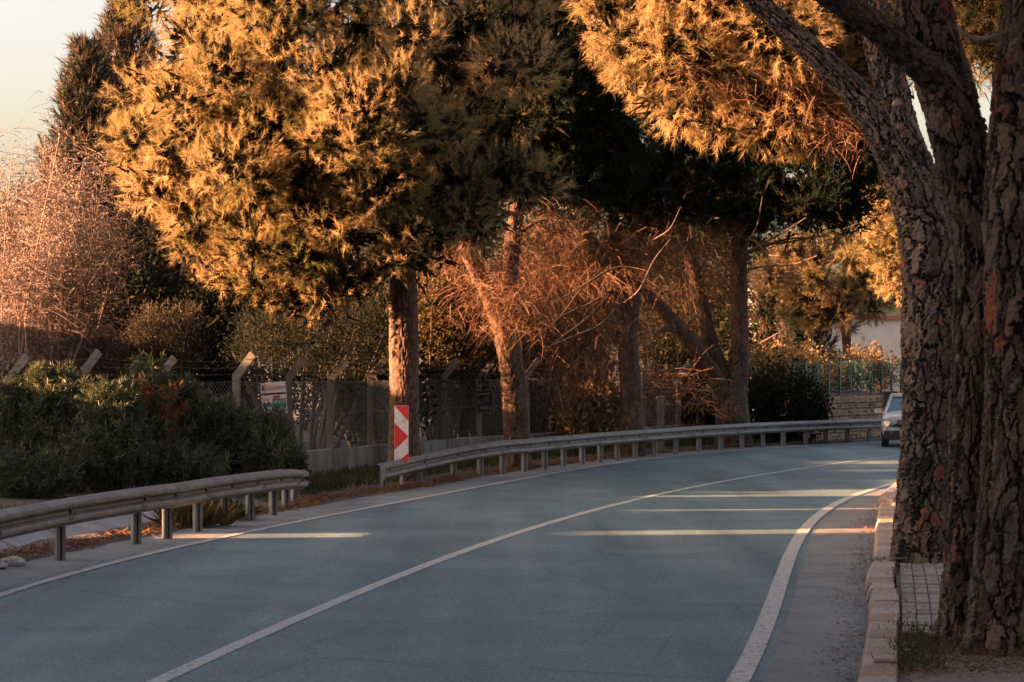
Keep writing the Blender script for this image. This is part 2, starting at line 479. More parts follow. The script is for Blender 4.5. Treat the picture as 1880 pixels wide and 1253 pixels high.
M['olive'] = leaf_mat('olive', [(0.014, 0.019, 0.014), (0.030, 0.034, 0.025), (0.068, 0.060, 0.043), (0.18, 0.14, 0.105)], 0.3, 0.0)
M['bushleaf'] = leaf_mat('bushleaf', [(0.010, 0.015, 0.009), (0.021, 0.025, 0.013), (0.043, 0.038, 0.020), (0.10, 0.072, 0.038)], 0.25)
M['yellowleaf'] = leaf_mat('yellowleaf', [(0.02, 0.022, 0.012), (0.05, 0.042, 0.02), (0.12, 0.088, 0.04), (0.22, 0.15, 0.075)], 0.35)
M['cypress'] = leaf_mat('cypress', [(0.014, 0.025, 0.019), (0.028, 0.036, 0.025), (0.070, 0.060, 0.042), (0.16, 0.115, 0.08)], 0.25)
M['twig'] = rough_mat('twig', [(0.16, 0.10, 0.07), (0.26, 0.165, 0.115), (0.34, 0.23, 0.165)], 4, 0.9)
M['bark'] = bark_mat('bark', [(0.022, 0.018, 0.015), (0.070, 0.053, 0.039), (0.165, 0.122, 0.088), (0.080, 0.062, 0.047), (0.21, 0.075, 0.040)], [0.05, 0.3, 0.55, 0.75, 0.95], (0.012, 0.010, 0.009))
M['bark_warm'] = bark_mat('bark_warm', [(0.036, 0.025, 0.018), (0.075, 0.048, 0.034), (0.120, 0.078, 0.053), (0.075, 0.052, 0.039), (0.13, 0.058, 0.034)], [0.0, 0.3, 0.55, 0.78, 1.0], (0.035, 0.024, 0.018))
M['branch'] = rough_mat('branch', [(0.03, 0.022, 0.017), (0.06, 0.042, 0.030), (0.10, 0.068, 0.048)], 8, 0.95, 0.7, 40)
M['red'] = plain('red', (0.62, 0.035, 0.025), 0.45)
M['white'] = rough_mat('white', [(0.42, 0.40, 0.35), (0.66, 0.64, 0.59), (0.74, 0.72, 0.67)], 5, 0.5, fine=(30, 0.08))
M['sign_metal'] = plain('sign_metal', (0.30, 0.30, 0.29), 0.5, 0.4)
M['rock'] = rough_mat('rock', [(0.30, 0.27, 0.23), (0.45, 0.41, 0.36), (0.56, 0.52, 0.46)], 6, 0.95, 0.8, 20, fine=(40, 0.2))
M['stone'] = rough_mat('stone', [(0.12, 0.062, 0.033), (0.20, 0.112, 0.060), (0.26, 0.155, 0.087), (0.31, 0.20, 0.12)], 7, 0.95, 0.6, 30, fine=(30, 0.2), tinted=0.7)
M['mortar'] = rough_mat('mortar', [(0.10, 0.08, 0.06), (0.15, 0.12, 0.09)], 6, 0.95)
M['green_paint'] = plain('green_paint', (0.012, 0.075, 0.050), 0.5)
M['plaster'] = rough_mat('plaster', [(0.42, 0.41, 0.37), (0.52, 0.51, 0.46)], 1.2, 0.9, fine=(20, 0.06))
M['dark_blocker'] = rough_mat('dark_blocker', [(0.035, 0.036, 0.036), (0.055, 0.052, 0.048)], 2.0, 0.9)  # kept dark so the added building bounces little sunlight
M['roof_tile'] = rough_mat('roof_tile', [(0.20, 0.09, 0.06), (0.30, 0.13, 0.08)], 3, 0.9)
M['dark_metal'] = plain('dark_metal', (0.035, 0.04, 0.042), 0.5, 0.3)
M['window_dark'] = plain('window_dark', (0.02, 0.025, 0.03), 0.1, 0.0)
M['paper'] = rough_mat('paper', [(0.58, 0.56, 0.50), (0.72, 0.70, 0.64)], 4, 0.6)
M['teal'] = plain('teal', (0.02, 0.20, 0.20), 0.6)
M['print_red'] = plain('print_red', (0.50, 0.05, 0.05), 0.6)
M['print_dark'] = plain('print_dark', (0.03, 0.035, 0.04), 0.6)
M['print_blue'] = plain('print_blue', (0.12, 0.20, 0.26), 0.6)
M['car_paint'] = plain('car_paint', (0.60, 0.58, 0.54), 0.28, 0.45)
M['car_black'] = plain('car_black', (0.018, 0.018, 0.02), 0.45)
M['tyre'] = plain('tyre', (0.02, 0.02, 0.02), 0.85)
M['chrome'] = plain('chrome', (0.65, 0.65, 0.63), 0.18, 1.0)
def glass_mat(name, c, rough):
    m, nt, out = newmat(name)
    b = nt.nodes.new('ShaderNodeBsdfPrincipled')
    n = noise(nt, 2.0, 2, 0.5, coord(nt)); r = ramp(nt, [tuple(x * 0.8 for x in c), c]); nt.links.new(n.outputs[0], r.inputs[0])
    nt.links.new(r.outputs[0], b.inputs['Base Color'])
    b.inputs['Roughness'].default_value = rough; b.inputs['Specular IOR Level'].default_value = 1.0; b.inputs['Coat Weight'].default_value = 1.0
    b.inputs['Coat Roughness'].default_value = 0.03
    nt.links.new(b.outputs[0], out.inputs[0]); return m
M['car_glass'] = glass_mat('car_glass', (0.02, 0.06, 0.075), 0.05)
M['lamp_glass'] = glass_mat('lamp_glass', (0.55, 0.53, 0.50), 0.08)

# ------------------------------------------------------------------ road curves X(Y), read off the ground plane
class Curve:
    def __init__(s, pts, deg=4):
        g = np.array([G(x, y) for x, y in pts])
        s.a, s.b = g[:, 1].min(), g[:, 1].max()
        s.mu, s.sd = g[:, 1].mean(), g[:, 1].std()
        s.c = np.polyfit((g[:, 1] - s.mu) / s.sd, g[:, 0], deg)
    def __call__(s, Y):
        Y = np.asarray(Y, dtype=float)
        f = lambda y: np.polyval(s.c, (y - s.mu) / s.sd)
        sl = lambda y: (f(y + 0.05) - f(y - 0.05)) / 0.1
        mid = f(np.clip(Y, s.a, s.b))
        return mid + np.minimum(Y - s.a, 0) * sl(s.a) + np.maximum(Y - s.b, 0) * sl(s.b)

C_left = Curve([(0, 1088), (200, 1041), (400, 993), (520, 963), (640, 937), (730, 921), (820, 907), (920, 888), (1010, 872), (1130, 851), (1300, 832), (1450, 821), (1600, 814)])
C_mid = Curve([(290, 1253), (540, 1138), (760, 1046), (860, 1009), (1000, 964), (1130, 930), (1240, 899), (1400, 872), (1520, 854), (1640, 838)])
C_right = Curve([(1358, 1253), (1410, 1120), (1457, 1015), (1492, 957), (1545, 920), (1640, 889)], 3)
C_kerb = Curve([(1578, 1253), (1590, 1180), (1601, 1080), (1607, 1000), (1612, 945), (1635, 895)], 3)

YS = np.concatenate([np.arange(-30, 12, 3.0), np.arange(12, 90, 0.75), np.arange(90, 170, 4.0)])

def strip(name, fa, fb, z, mat, ys=YS, nx=1, zfun=None):
    ys = np.asarray(ys, dtype=float)
    a = fa(ys); b = fb(ys)
    t = np.linspace(0, 1, nx + 1)
    X = a[:, None] * (1 - t) + b[:, None] * t
    Y = np.broadcast_to(ys[:, None], X.shape)
    Z = np.full(X.shape, z) if zfun is None else zfun(X, Y, t)
    V = np.stack([X, Y, Z], -1).reshape(-1, 3)
    m = nx + 1
    i = np.arange(len(ys) - 1)[:, None] * m; j = np.arange(nx)[None]
    F = np.stack([i + j, i + j + 1, i + m + j + 1, i + m + j], -1).reshape(-1, 4)
    o = obj(name, mesh_data(name, V, F, mat))
    o['kind'] = 'structure'
    return o

# ground to the horizon, road, shoulder, markings
me = mesh_data('ground', [(-900, -200, -0.6), (900, -200, -0.6), (900, 1600, -0.6), (-900, 1600, -0.6)], [[0, 1, 2, 3]], M['grassy_earth'])
tag(obj('ground', me), kind='structure')
strip('road', lambda y: C_left(y) - 0.12, lambda y: C_kerb(y) + 0.1, 0.0, M['asphalt'], nx=6)
strip('shoulder', lambda y: C_left(y) - 1.15, lambda y: C_left(y) - 0.10, 0.004, M['worn_shoulder'], nx=3)
yk = np.arange(10, 50, 0.6)
strip('shoulder', lambda y: np.maximum(C_right(y) + 0.18, C_kerb(y) - 1.5), lambda y: C_kerb(y) + 0.08, 0.004, M['worn_shoulder'], ys=yk, nx=3)
strip('road_marking', lambda y: C_left(y) - 0.07, lambda y: C_left(y) + 0.07, 0.008, M['road_paint'])
strip('road_marking', lambda y: C_mid(y) - 0.075, lambda y: C_mid(y) + 0.075, 0.005, M['road_paint'])
strip('road_marking', lambda y: C_right(y) - 0.085, lambda y: C_right(y) + 0.085, 0.008, M['road_paint'])

# dark tyre scuffs on the right lane
for (x0, y0, x1, y1, w) in ((1092, 1168, 1132, 1122, 0.028), (1112, 1166, 1152, 1120, 0.024), (1200, 1072, 1214, 1048, 0.02), (1214, 1070, 1228, 1046, 0.02), (1246, 1142, 1276, 1110, 0.026), (1206, 1205, 1234, 1166, 0.026)):
    a, b = G(x0, y0, 0.0016), G(x1, y1, 0.0016)
    d = unit(b - a); n = np.array([-d[1], d[0], 0]) * w
    me = mesh_data('tyre_scuff', [a - n, a + n, b + n * 0.4, b - n * 0.4], [[0, 1, 2, 3]], M['asphalt_dark'] if 'asphalt_dark' in M else M.setdefault('asphalt_dark', rough_mat('asphalt_dark', [(0.062, 0.098, 0.106), (0.072, 0.112, 0.119)], 30, 0.7, 0.2, 200)))
    tag(obj('tyre_scuff', me), kind='structure')

# left verge, concrete drain and the earth behind
Y1 = np.concatenate([np.arange(-30, 15, 3.0), np.arange(15, 90, 0.8), np.arange(90, 170, 5.0)])
def bump_z(z0, amp):
    def f(X, Y, t):
        z = z0 + amp * (vnoise(X * 2.1 + 50, Y * 2.1 + 80, 5) - 0.5) + 0.4 * amp * (vnoise(X * 7 + 50, Y * 7 + 80, 6) - 0.5)
        z[:, 0] = z0 - 0.03; z[:, -1] = z0 - 0.05
        return z
    return f
strip('verge', lambda y: C_left(y) - 2.15, lambda y: C_left(y) - 1.02, 0.0, M['earth'], ys=np.arange(14, 92, 0.2), nx=8, zfun=bump_z(0.03, 0.09))
def drain_z(X, Y, t):
    prof = np.interp(t, [0, 0.30, 0.55, 0.8, 1.0], [0.16, -0.10, -0.24, -0.16, -0.02])
    return np.broadcast_to(prof[None], X.shape).copy()
yd = np.arange(12, 46.1, 0.9)
dr = empty('drain_channel'); dr['kind'] = 'structure'
rng = np.random.default_rng(5)
for k in range(0, int((46 - 12) / 1.8)):
    y0, y1 = 12 + k * 1.8, 12 + k * 1.8 + 1.77
    ys = np.linspace(y0, y1, 4); t = np.linspace(0, 1, 9)
    a = C_left(ys) - 3.7; b = C_left(ys) - 2.12
    X = a[:, None] * (1 - t) + b[:, None] * t; Y = np.broadcast_to(ys[:, None], X.shape); Z = drain_z(X, Y, t) + rng.uniform(-0.012, 0.012)
    V = np.stack([X, Y, Z], -1).reshape(-1, 3)
    i = np.arange(3)[:, None] * 9; j = np.arange(8)[None]
    F = np.stack([i + j, i + j + 1, i + 10 + j, i + 9 + j], -1).reshape(-1, 4)
    obj('slab', mesh_data('slab', V, F, M['concrete']), dr)
strip('field', lambda y: C_left(y) - 90, lambda y: C_left(y) - 3.62, 0.0, M['grassy_earth'], ys=Y1, nx=40, zfun=lambda X, Y, t: np.where(t[None] < 0.999, 0.05 + 0.12 * (vnoise(X * 0.8 + 90, Y * 0.8 + 90, 4) - 0.5), -0.3))
strip('field', lambda y: C_left(y) - 3.7, lambda y: C_left(y) - 2.05, 0.0, M['earth'], ys=np.arange(46, 170, 1.0), nx=6, zfun=bump_z(0.03, 0.1))

# ------------------------------------------------------------------ kerb, pavement
kerb = empty('kerb'); kerb['kind'] = 'structure'
rng = np.random.default_rng(11)
y = 13.0; k = 0
while y < 39.2:
    L = 0.62 + rng.uniform(-0.03, 0.03)
    yc = y + L / 2
    sl = float(C_kerb(yc + 0.3) - C_kerb(yc - 0.3)) / 0.6
    w = 0.27 + rng.uniform(-0.01, 0.02)
    xo = rng.uniform(-0.004, 0.004) - 0.07 * math.exp(-((yc - 25.2) / 1.7) ** 2)
    ztop = 0.15 + rng.uniform(-0.005, 0.005)
    # lateral profile: battered, worn road-side edge
    prof = [(0.0 - 0.02, -0.05), (0.0, 0.06), (0.022, ztop - 0.022), (0.045, ztop - 0.002), (w - 0.012, ztop), (w, ztop - 0.02), (w, -0.05)]
    prof = [(px + rng.uniform(-0.003, 0.003), pz) for px, pz in prof]
    V = []
    for f in (-0.49, -0.47, 0.0, 0.47, 0.49):
        yy = f * L
        sh = 0.005 if abs(f) > 0.48 else 0.0
        for (px, pz) in prof:
            V.append((px + (sh if px < 0.05 else 0) + xo + rng.uniform(-0.003, 0.003), yy, pz - sh + rng.uniform(-0.002, 0.002)))
    V = np.array(V)
    V[:, 0] += V[:, 1] * sl
    n = len(prof)
    F = [[r * n + c, (r + 1) * n + c, (r + 1) * n + c + 1, r * n + c + 1] for r in range(4) for c in range(n - 1)]
    me = mesh_data('kerb_stone', V, [np.array(F)[:, ::-1], np.array([list(range(n)), ])[:, ::1], np.array([[4 * n + c for c in range(n)]])[:, ::-1]], M['kerb'],
                   {'tint': np.full(len(V), (0.95 if k % 2 else 0.50) + rng.uniform(-0.22, 0.1))})
    obj('kerb_stone', me, kerb, (float(C_kerb(yc)), yc, 0))
    y += L + 0.006; k += 1
# broken kerb beyond
for (yc, dx) in ((40.6, 0.12), (41.25, 0.12), (41.9, 0.14), (42.6, 0.14)):
    b = MB(); b.cham((0, 0, 0), (0.26, 0.6, 0.24), 0.03, rz=-0.25, jit=0.012, tint=0.6, rng=rng)
    b.build('kerb_stone', M['kerb'], kerb, loc=(float(C_kerb(yc)) + dx, yc, 0.02))

ksl = lambda y: C_kerb(y) + 0.25
strip('pavement', ksl, lambda y: C_kerb(y) + 3.2, 0.0, M['slab'], ys=np.arange(12, 46, 0.4), nx=8, zfun=lambda X, Y, t: 0.085 + 0.035 * (vnoise(X * 3 + 9, Y * 3, 8) - 0.5))
strip('bank', lambda y: C_kerb(y) + 3.1, lambda y: C_kerb(y) + 60, 0.0, M['earth'], ys=Y1, nx=30, zfun=lambda X, Y, t: 0.07 + 0.3 * t[None] + 0.1 * (vnoise(X + 9, Y + 40, 8) - 0.5))
strip('bank', lambda y: C_kerb(y) + 0.1, lambda y: C_kerb(y) + 3.15, 0.0, M['earth'], ys=np.arange(45.6, 170, 1.0), nx=6, zfun=lambda X, Y, t: 0.06 + 0.1 * (vnoise(X * 2 + 9, Y * 2 + 40, 8) - 0.5))
pav = empty('paving'); pav['kind'] = 'structure'
pm = []
for v in range(8):
    b = MB(); b.cham((0, 0, 0), (0.118, 0.196, 0.08), 0.006, jit=0.0025, tint=(0.05, 0.62, 0.72, 0.85, 0.55, 0.95, 0.78, 0.12)[v], rng=rng)
    pm.append(b.mesh('paver', M['paver']))
n_p = 0
for r in range(37):
    yy = 19.75 + r * 0.2
    for c in range(8):
        red = (r % 5 == 2)
        m_ = pm[rng.choice([0, 7])] if red else pm[rng.choice([1, 2, 3, 4, 5, 6])]
        xx = float(C_kerb(yy)) + 0.36 + c * 0.1275
        o = obj('paver', m_, pav, (xx, yy, 0.105 + rng.uniform(-0.004, 0.004)), (rng.uniform(-0.02, 0.02), rng.uniform(-0.02, 0.02), -0.15 + rng.uniform(-0.01, 0.01)))
        n_p += 1

def litter(name, pts, per, rng, mat, L=(0.05, 0.16), wid=0.006, lift=0.03, up=0.25):
    """scatter of fallen needles / dry blades about the points"""
    n = len(pts) * per
    P = np.repeat(pts, per, 0) + rng.normal(0, 1, (n, 3)) * np.array([0.10, 0.16, 0.0])
    P[:, 2] += rng.random(n) * lift
    A = rng.normal(size=(n, 3)); A[:, 2] = np.abs(A[:, 2]) * up
    V, F, t = leaves(P, A, rng.uniform(*L, n), np.full(n, wid), rng, rng.random(n))
    o = obj(name, mesh_data(name, V, F, mat, {'tint': t}))
    o['kind'] = 'stuff'
    return o

rng = np.random.default_rng(21)
ys = rng.uniform(19, 78, 2600)
off = 1.05 + 0.35 * vnoise(ys * 0.45, ys * 0 + 3, 77) + rng.normal(0, 0.10, 2600) + np.where(ys > 44, 0.0, 0.0)
pts = np.stack([C_left(ys) - off, ys, np.full_like(ys, 0.02)], 1)
litter('pine_litter', pts, 7, rng, M['litter'], (0.05, 0.18), 0.010, 0.05, 0.35)
# litter and weeds at the foot of the right trunks and in the joints behind the kerb
pts = []
for _ in range(650):
    yy = rng.uniform(17, 20.0); xx = float(C_kerb(yy)) + rng.uniform(0.28, 1.7)
    pts.append((xx, yy, 0.11))
for _ in range(160):
    yy = rng.uniform(20, 39); xx = float(C_kerb(yy)) + 0.30 + abs(rng.normal(0, 0.03))
    pts.append((xx, yy, 0.12))
for _ in range(220):
    yy = rng.uniform(17, 40); xx = float(C_kerb(yy)) - abs(rng.normal(0, 0.10)) - 0.03
    pts.append((xx, yy, 0.01))
litter('pine_litter', np.array(pts), 12, rng, M['litter'], (0.025, 0.08), 0.005, 0.03, 0.3)
pts = []
for _ in range(130):
    yy = rng.uniform(17.3, 20.2); xx = float(C_kerb(yy)) + rng.uniform(0.28, 0.55); pts.append((xx, yy, 0.1))
for a_ in range(60):
    t_ = rng.uniform(0, 6.28); pts.append((4.55 + 0.42 * math.cos(t_), 26.95 + 0.4 * math.sin(t_), 0.1))
    pts.append((3.7 + 0.4 * math.cos(t_), 18.9 + 0.35 * math.sin(t_), 0.1))
litter('weeds', np.array(pts), 8, rng, M['grass'], (0.04, 0.13), 0.010, 0.01, 1.6)

# ------------------------------------------------------------------ guardrails
W_PROF = [(-0.045, 0.165), (-0.032, 0.160), (0.040, 0.118), (0.050, 0.102), (0.050, 0.072), (0.040, 0.052), (-0.040, 0.016), (-0.046, 0.0), (-0.040, -0.016), (0.040, -0.052), (0.050, -0.072), (0.050, -0.102), (0.040, -0.118), (-0.032, -0.160), (-0.045, -0.165)]
def offset_path(P, d):
    T = np.gradient(P[:, :2], axis=0); T /= np.linalg.norm(T, axis=1)[:, None]
    N = np.stack([T[:, 1], -T[:, 0]], 1)       # right-hand side of travel = road side
    out = P.copy(); out[:, :2] += N * d
    return out, N

def w_beam(P, push=0.0, th=0.006):
    """P rows x, y, z of the beam's mid line; profile bulges to the road"""
    _, N = offset_path(P, 0)
    front = np.array(W_PROF); back = front[::-1].copy(); back[:, 0] -= th
    prof = np.vstack([front, back]); n = len(prof)
    V = np.zeros((len(P), n, 3))
    V[..., 0] = P[:, None, 0] + N[:, None, 0] * (prof[None, :, 0] + push)
    V[..., 1] = P[:, None, 1] + N[:, None, 1] * (prof[None, :, 0] + push)
    V[..., 2] = P[:, None, 2] + prof[None, :, 1]
    i = np.arange(len(P) - 1)[:, None] * n; j = np.arange(n)[None]; j2 = (j + 1) % n
    F = np.stack([i + j, i + j2, i + n + j2, i + n + j], -1).reshape(-1, 4)[:, ::-1]
    caps = np.array([list(range(n)), [(len(P) - 1) * n + c for c in range(n)][::-1]])
    return V.reshape(-1, 3), [F, caps]

def c_post_mesh(h):
    b = MB()
    w, d, t = 0.11, 0.10, 0.012
    b.box((0, d / 2, h / 2), (w, t, h))                          # web at the back
    for s in (-1, 1):
        b.box((s * (w / 2 - t / 2), 0, h / 2 ), (t, d - t - 0.002, h - 0.004))      # flanges
        b.box((s * (w / 2 - 0.022), -d / 2 + 0.003, h / 2), (0.042, t, h - 0.008))  # lips towards the road
    return b.mesh('post', M['post_metal'])
POST = c_post_mesh(1.0)
def bolt_mesh():
    b = MB(); b.tube([(0, 0, 0), (0, -0.018, 0)], 0.016, 6); return b.mesh('bolt', M['galvanised'])
BOLT = bolt_mesh()
def shadow_plate_mesh():
    b = MB(); b.box((0, 0, 0), (0.10, 0.012, 0.052)); return b.mesh('shadow_plate', M['dark_metal'])  # dark plate standing in for the dark shadow wedge at each bolt
SHADOW_PLATE = shadow_plate_mesh()
def block_mesh():
    b = MB(); b.box((0, 0, 0), (0.10, 0.13, 0.20)); return b.mesh('spacer', M['dark_metal'])
BLOCK = block_mesh()

def guardrail(label, bases, heights, seglen, group):
    root = empty('guardrail', tuple(np.array(G(*bases[len(bases) // 2]))))
    tag(root, label, 'guardrail', group)
    o3 = np.array(root.location)
    P = np.array([G(x, y) for x, y in bases])
    line = np.column_stack([P[:, :2], heights])
    D, q = resample(catmull(line, 8), 0.12)
    mid, N = offset_path(D, 0.17)
    mid[:, 2] -= 0.155
    n_seg = max(1, int(round(q[-1] / seglen)))
    for s in range(n_seg):
        a, b = s * q[-1] / n_seg, (s + 1) * q[-1] / n_seg + (0.16 if s < n_seg - 1 else 0)
        ix = np.where((q >= a - 1e-6) & (q <= b))[0]
        if len(ix) < 2: continue
        seg = mid[ix].copy()
        # each sheet laps over the next one: tip it outwards a little at its far end
        k = np.clip((q[ix] - (b - 0.5)) / 0.5, 0, 1)
        V, F = w_beam(seg, 0)
        V = V.reshape(len(ix), -1, 3); V[..., 0] += N[ix, 0][:, None] * (0.010 * k)[:, None]; V[..., 1] += N[ix, 1][:, None] * (0.010 * k)[:, None]
        obj('rail_sheet', mesh_data('rail_sheet', V.reshape(-1, 3) - o3, F, M['galvanised'], smooth=False), root)
        for dz in (0.067, -0.067):
            for off in (0.05, 0.16):
                c = mid[ix[-1]] - o3
                T_ = np.array([-N[ix[-1], 1], N[ix[-1], 0]])
                pos = (c[0] + N[ix[-1], 0] * 0.062 - T_[0] * off, c[1] + N[ix[-1], 1] * 0.062 - T_[1] * off, c[2] + dz)
                bo = obj('bolt', BOLT, root, pos); bo.rotation_euler = (0, 0, math.atan2(N[ix[-1], 0], -N[ix[-1], 1]) )
    for ib, (p, h) in enumerate(zip(P, heights)):
        if ib == 0: continue
        i = int(np.argmin(np.linalg.norm(D[:, :2] - p[:2], axis=1)))
        ang = math.atan2(N[i, 0], -N[i, 1])
        pos = p - o3
        po = obj('post', POST, root, (pos[0], pos[1], pos[2] - 0.05), (0, 0, ang * 0.35))
        po.scale = (1, 1, max(0.3, h - 0.02 + 0.05))
        m_ = mid[i] - o3
        if ib > 0: obj('spacer', BLOCK, root, ((pos[0] + m_[0]) / 2 , (pos[1] + m_[1]) / 2, m_[2]), (0, 0, ang))
        bo = obj('bolt', BOLT, root, (m_[0] - N[i, 0] * 0.045, m_[1] - N[i, 1] * 0.045, m_[2])); bo.rotation_euler = (0, 0, ang)
        obj('shadow_plate', SHADOW_PLATE, root, (m_[0] - N[i, 0] * 0.036, m_[1] - N[i, 1] * 0.036, m_[2]), (0, 0, ang))
    return root, mid, N

g1 = [(-330, 1172), (-190, 1120), (-60, 1076), (110, 1030), (250, 1000), (307, 990), (363, 977), (413, 967), (459, 957), (502, 947), (525, 937), (541, 923), (545, 908)]
h1 = [0.75, 0.75, 0.75, 0.75, 0.75, 0.75, 0.75, 0.75, 0.74, 0.72, 0.66, 0.55, 0.45]
rail_l, mid_l, _ = guardrail('near galvanised guardrail whose right end curves down and away into the oleanders', g1, h1, 2.75, 'galvanised guardrails on the left verge')
g2 = [(680, 902), (704, 897), (770, 885), (833, 879), (882, 876), (923, 871), (963, 867), (1000, 861.5), (1035, 857.5), (1069, 853), (1102, 849.5), (1133, 846), (1166, 842.5), (1202, 839), (1241, 835), (1283, 831), (1323, 828), (1362, 825), (1400, 822), (1438, 819.5), (1479, 817.5), (1516, 815.5), (1556, 813.5), (1596, 811.5), (1640, 810)]
h2 = [0.50, 0.515, 0.57, 0.66, 0.73] + [0.75] * 20
rail_r, mid_r, N_r = guardrail('long far guardrail starting beside the red and white marker and curving off to the right', g2, h2, 3.6, 'galvanised guardrails on the left verge')
# spade end plate of the far rail
c = mid_r[0] - np.array(rail_r.location); n0 = N_r[0]; t0 = np.array([-n0[1], n0[0]])
b = MB()
pl = [(-0.10, -0.24), (0.02, -0.24), (0.05, -0.15), (0.26, -0.13), (0.26, 0.13), (0.05, 0.17), (-0.14, 0.21)]
V = []
for d in (0.050, 0.064):
    for (a_, z_) in pl:
        V.append((c[0] + n0[0] * d + t0[0] * a_, c[1] + n0[1] * d + t0[1] * a_, c[2] + z_))
k = len(pl)
me = mesh_data('end_plate', V, [np.array([list(range(k)), [k + i for i in range(k)][::-1]]), np.array([[i, k + i, k + (i + 1) % k, (i + 1) % k] for i in range(k)])], M['galvanised'])
obj('end_plate', me, rail_r)
# ------------------------------------------------------------------ red and white hazard marker
mk = empty('hazard_marker', tuple(G(737, 893)))
tag(mk, 'tall narrow red and white arrow marker board at the start of the far guardrail', 'road sign')
s_ = PX(G(737, 893)[1])
b = MB(); b.tube([(0, 0.03, -0.1), (0, 0.03, 1.50)], 0.035, 10); b.build('post', M['sign_metal'], mk)
w, z0, z1 = 26.0 / s_, 0.47, (893 - 745) / s_
hw = w / 2
b = MB(); b.box((0, 0, (z0 + z1) / 2), (w, 0.02, z1 - z0)); b.build('board', M['white'], mk)
H_ = z1 - z0
def tri(name, pts, mat):
    P_ = [(x, -0.0130, z) for x, z in pts] + [(x, -0.0105, z) for x, z in pts]
    n = len(pts)
    me = mesh_data(name, P_, [np.array([list(range(n))]), np.array([[i, (i + 1) % n, n + (i + 1) % n, n + i] for i in range(n)])[:, ::-1]], mat)
    obj(name, me, mk)
zz = lambda f: z1 - f * H_
e_ = 0.004
tri('red_panel', [(-hw + e_, zz(0.004)), (hw - e_, zz(0.27)), (hw - e_, zz(0.004))], M['red'])
tri('red_panel', [(-hw + e_, zz(0.30)), (-hw + e_, zz(0.78)), (hw - e_, zz(0.545))], M['red'])
tri('red_panel', [(hw - e_, zz(0.83)), (-hw + e_ + 0.05, zz(0.996)), (hw - e_, zz(0.996))], M['red'])
b = MB(); b.tube([(0, -0.0135, z1 - 0.05), (0, -0.020, z1 - 0.05)], 0.012, 8); b.build('bolt', M['sign_metal'], mk)

# ------------------------------------------------------------------ fence: low wall, concrete posts, chain link, barbed wire
fence_pts = [(-140, 43.5), (20, 45.0), (150, 46.5), (290, 48.2), (435, 50.0), (530, 52.5), (605, 55.0), (680, 57.6), (748, 60.4), (815, 63.2), (880, 66.0), (968, 68.8), (1040, 71.4), (1108, 74.2), (1183, 77.2), (1245, 80.0)]
FP = np.array([((x - CX) * Y / FPX, Y, 0.0) for x, Y in fence_pts])
fn = empty('fence', tuple(FP[6]))
tag(fn, 'chain link fence on cranked concrete posts with barbed wire, running behind the shrubs and pines', 'fence')
fo = np.array(fn.location)
WALL_H = 0.52
wl = empty('low_wall', tuple(FP[6]))
tag(wl, 'low stained concrete wall carrying the chain link fence', 'wall')
crank = 0.36
b = MB()
# post: square shaft plus cranked arm leaning to the right
sh = 0.075
V = []
for (x, z) in ((0, 0), (0, 1.62), (crank, 2.10)):
    pass
prof = [(-sh, 0.0), (sh, 0.0), (sh, 1.60), (crank + sh * 0.75, 1.60 + 0.44), (crank - sh * 0.75, 1.60 + 0.55), (-sh, 1.68)]
Vf = [(x, -0.07, z) for x, z in prof] + [(x, 0.07, z) for x, z in prof]
k = len(prof)
POSTM = mesh_data('fence_post', Vf, [np.array([list(range(k)), [k + i for i in range(k)][::-1]]), np.array([[i, k + i, k + (i + 1) % k, (i + 1) % k] for i in range(k)])], M['post_concrete'])
rng = np.random.default_rng(31)
for i, p in enumerate(FP):
    o = obj('post', POSTM, fn, (p[0] - fo[0], p[1] - fo[1], WALL_H - 0.02), (rng.uniform(-0.02, 0.02), rng.uniform(-0.02, 0.02), rng.uniform(-0.12, 0.12)))
    o.scale = (1, 1, 1.0 + rng.uniform(-0.03, 0.03))
for i in range(len(FP) - 1):
    a, c = FP[i], FP[i + 1]
    L = np.linalg.norm(c - a); d = (c - a) / L; ang = math.atan2(d[1], d[0])
    b = MB(); b.cham((0, 0, WALL_H / 2 - 0.15), (L - 0.02, 0.20, WALL_H + 0.3), 0.015, rz=ang, jit=0.008, rng=rng)
    b.build('wall_panel', M['old_concrete'], wl, loc=tuple((a + c) / 2 - fo))
# chain link as straight diagonal wires
b = MB(); cell = 0.11; H_w = 1.52
for i in range(len(FP) - 1):
    a, c = FP[i] - fo, FP[i + 1] - fo
    L = np.linalg.norm(c - a); d = (c - a) / L; nrm = np.array([d[1], -d[0], 0]) * 0.075
    for sgn in (1, -1):
        t = -H_w
        while t < L + (H_w if sgn < 0 else 0):
            t0, t1 = t, t + H_w
            if sgn < 0: t0, t1 = t + H_w, t
            # clip
            z0, z1 = 0.0, H_w
            u0, u1 = t0, t1
            def clipz(u, lo, hi):
                return u
            lo, hi = min(u0, u1), max(u0, u1)
            if hi > 0 and lo < L:
                cl, chh = max(lo, 0), min(hi, L)
                f = lambda u: (u - u0) / (u1 - u0) * H_w
                pa = a + d * cl + nrm + np.array([0, 0, WALL_H + 0.03 + f(cl)]); pb = a + d * chh + nrm + np.array([0, 0, WALL_H + 0.03 + f(chh)])
                if np.linalg.norm(pb - pa) > 0.05:
                    V, F = tube([pa, pb], 0.0032, 3); b.add(V, F)
            t += cell
b.build('chain_link', M['wire'], fn)
b = MB()
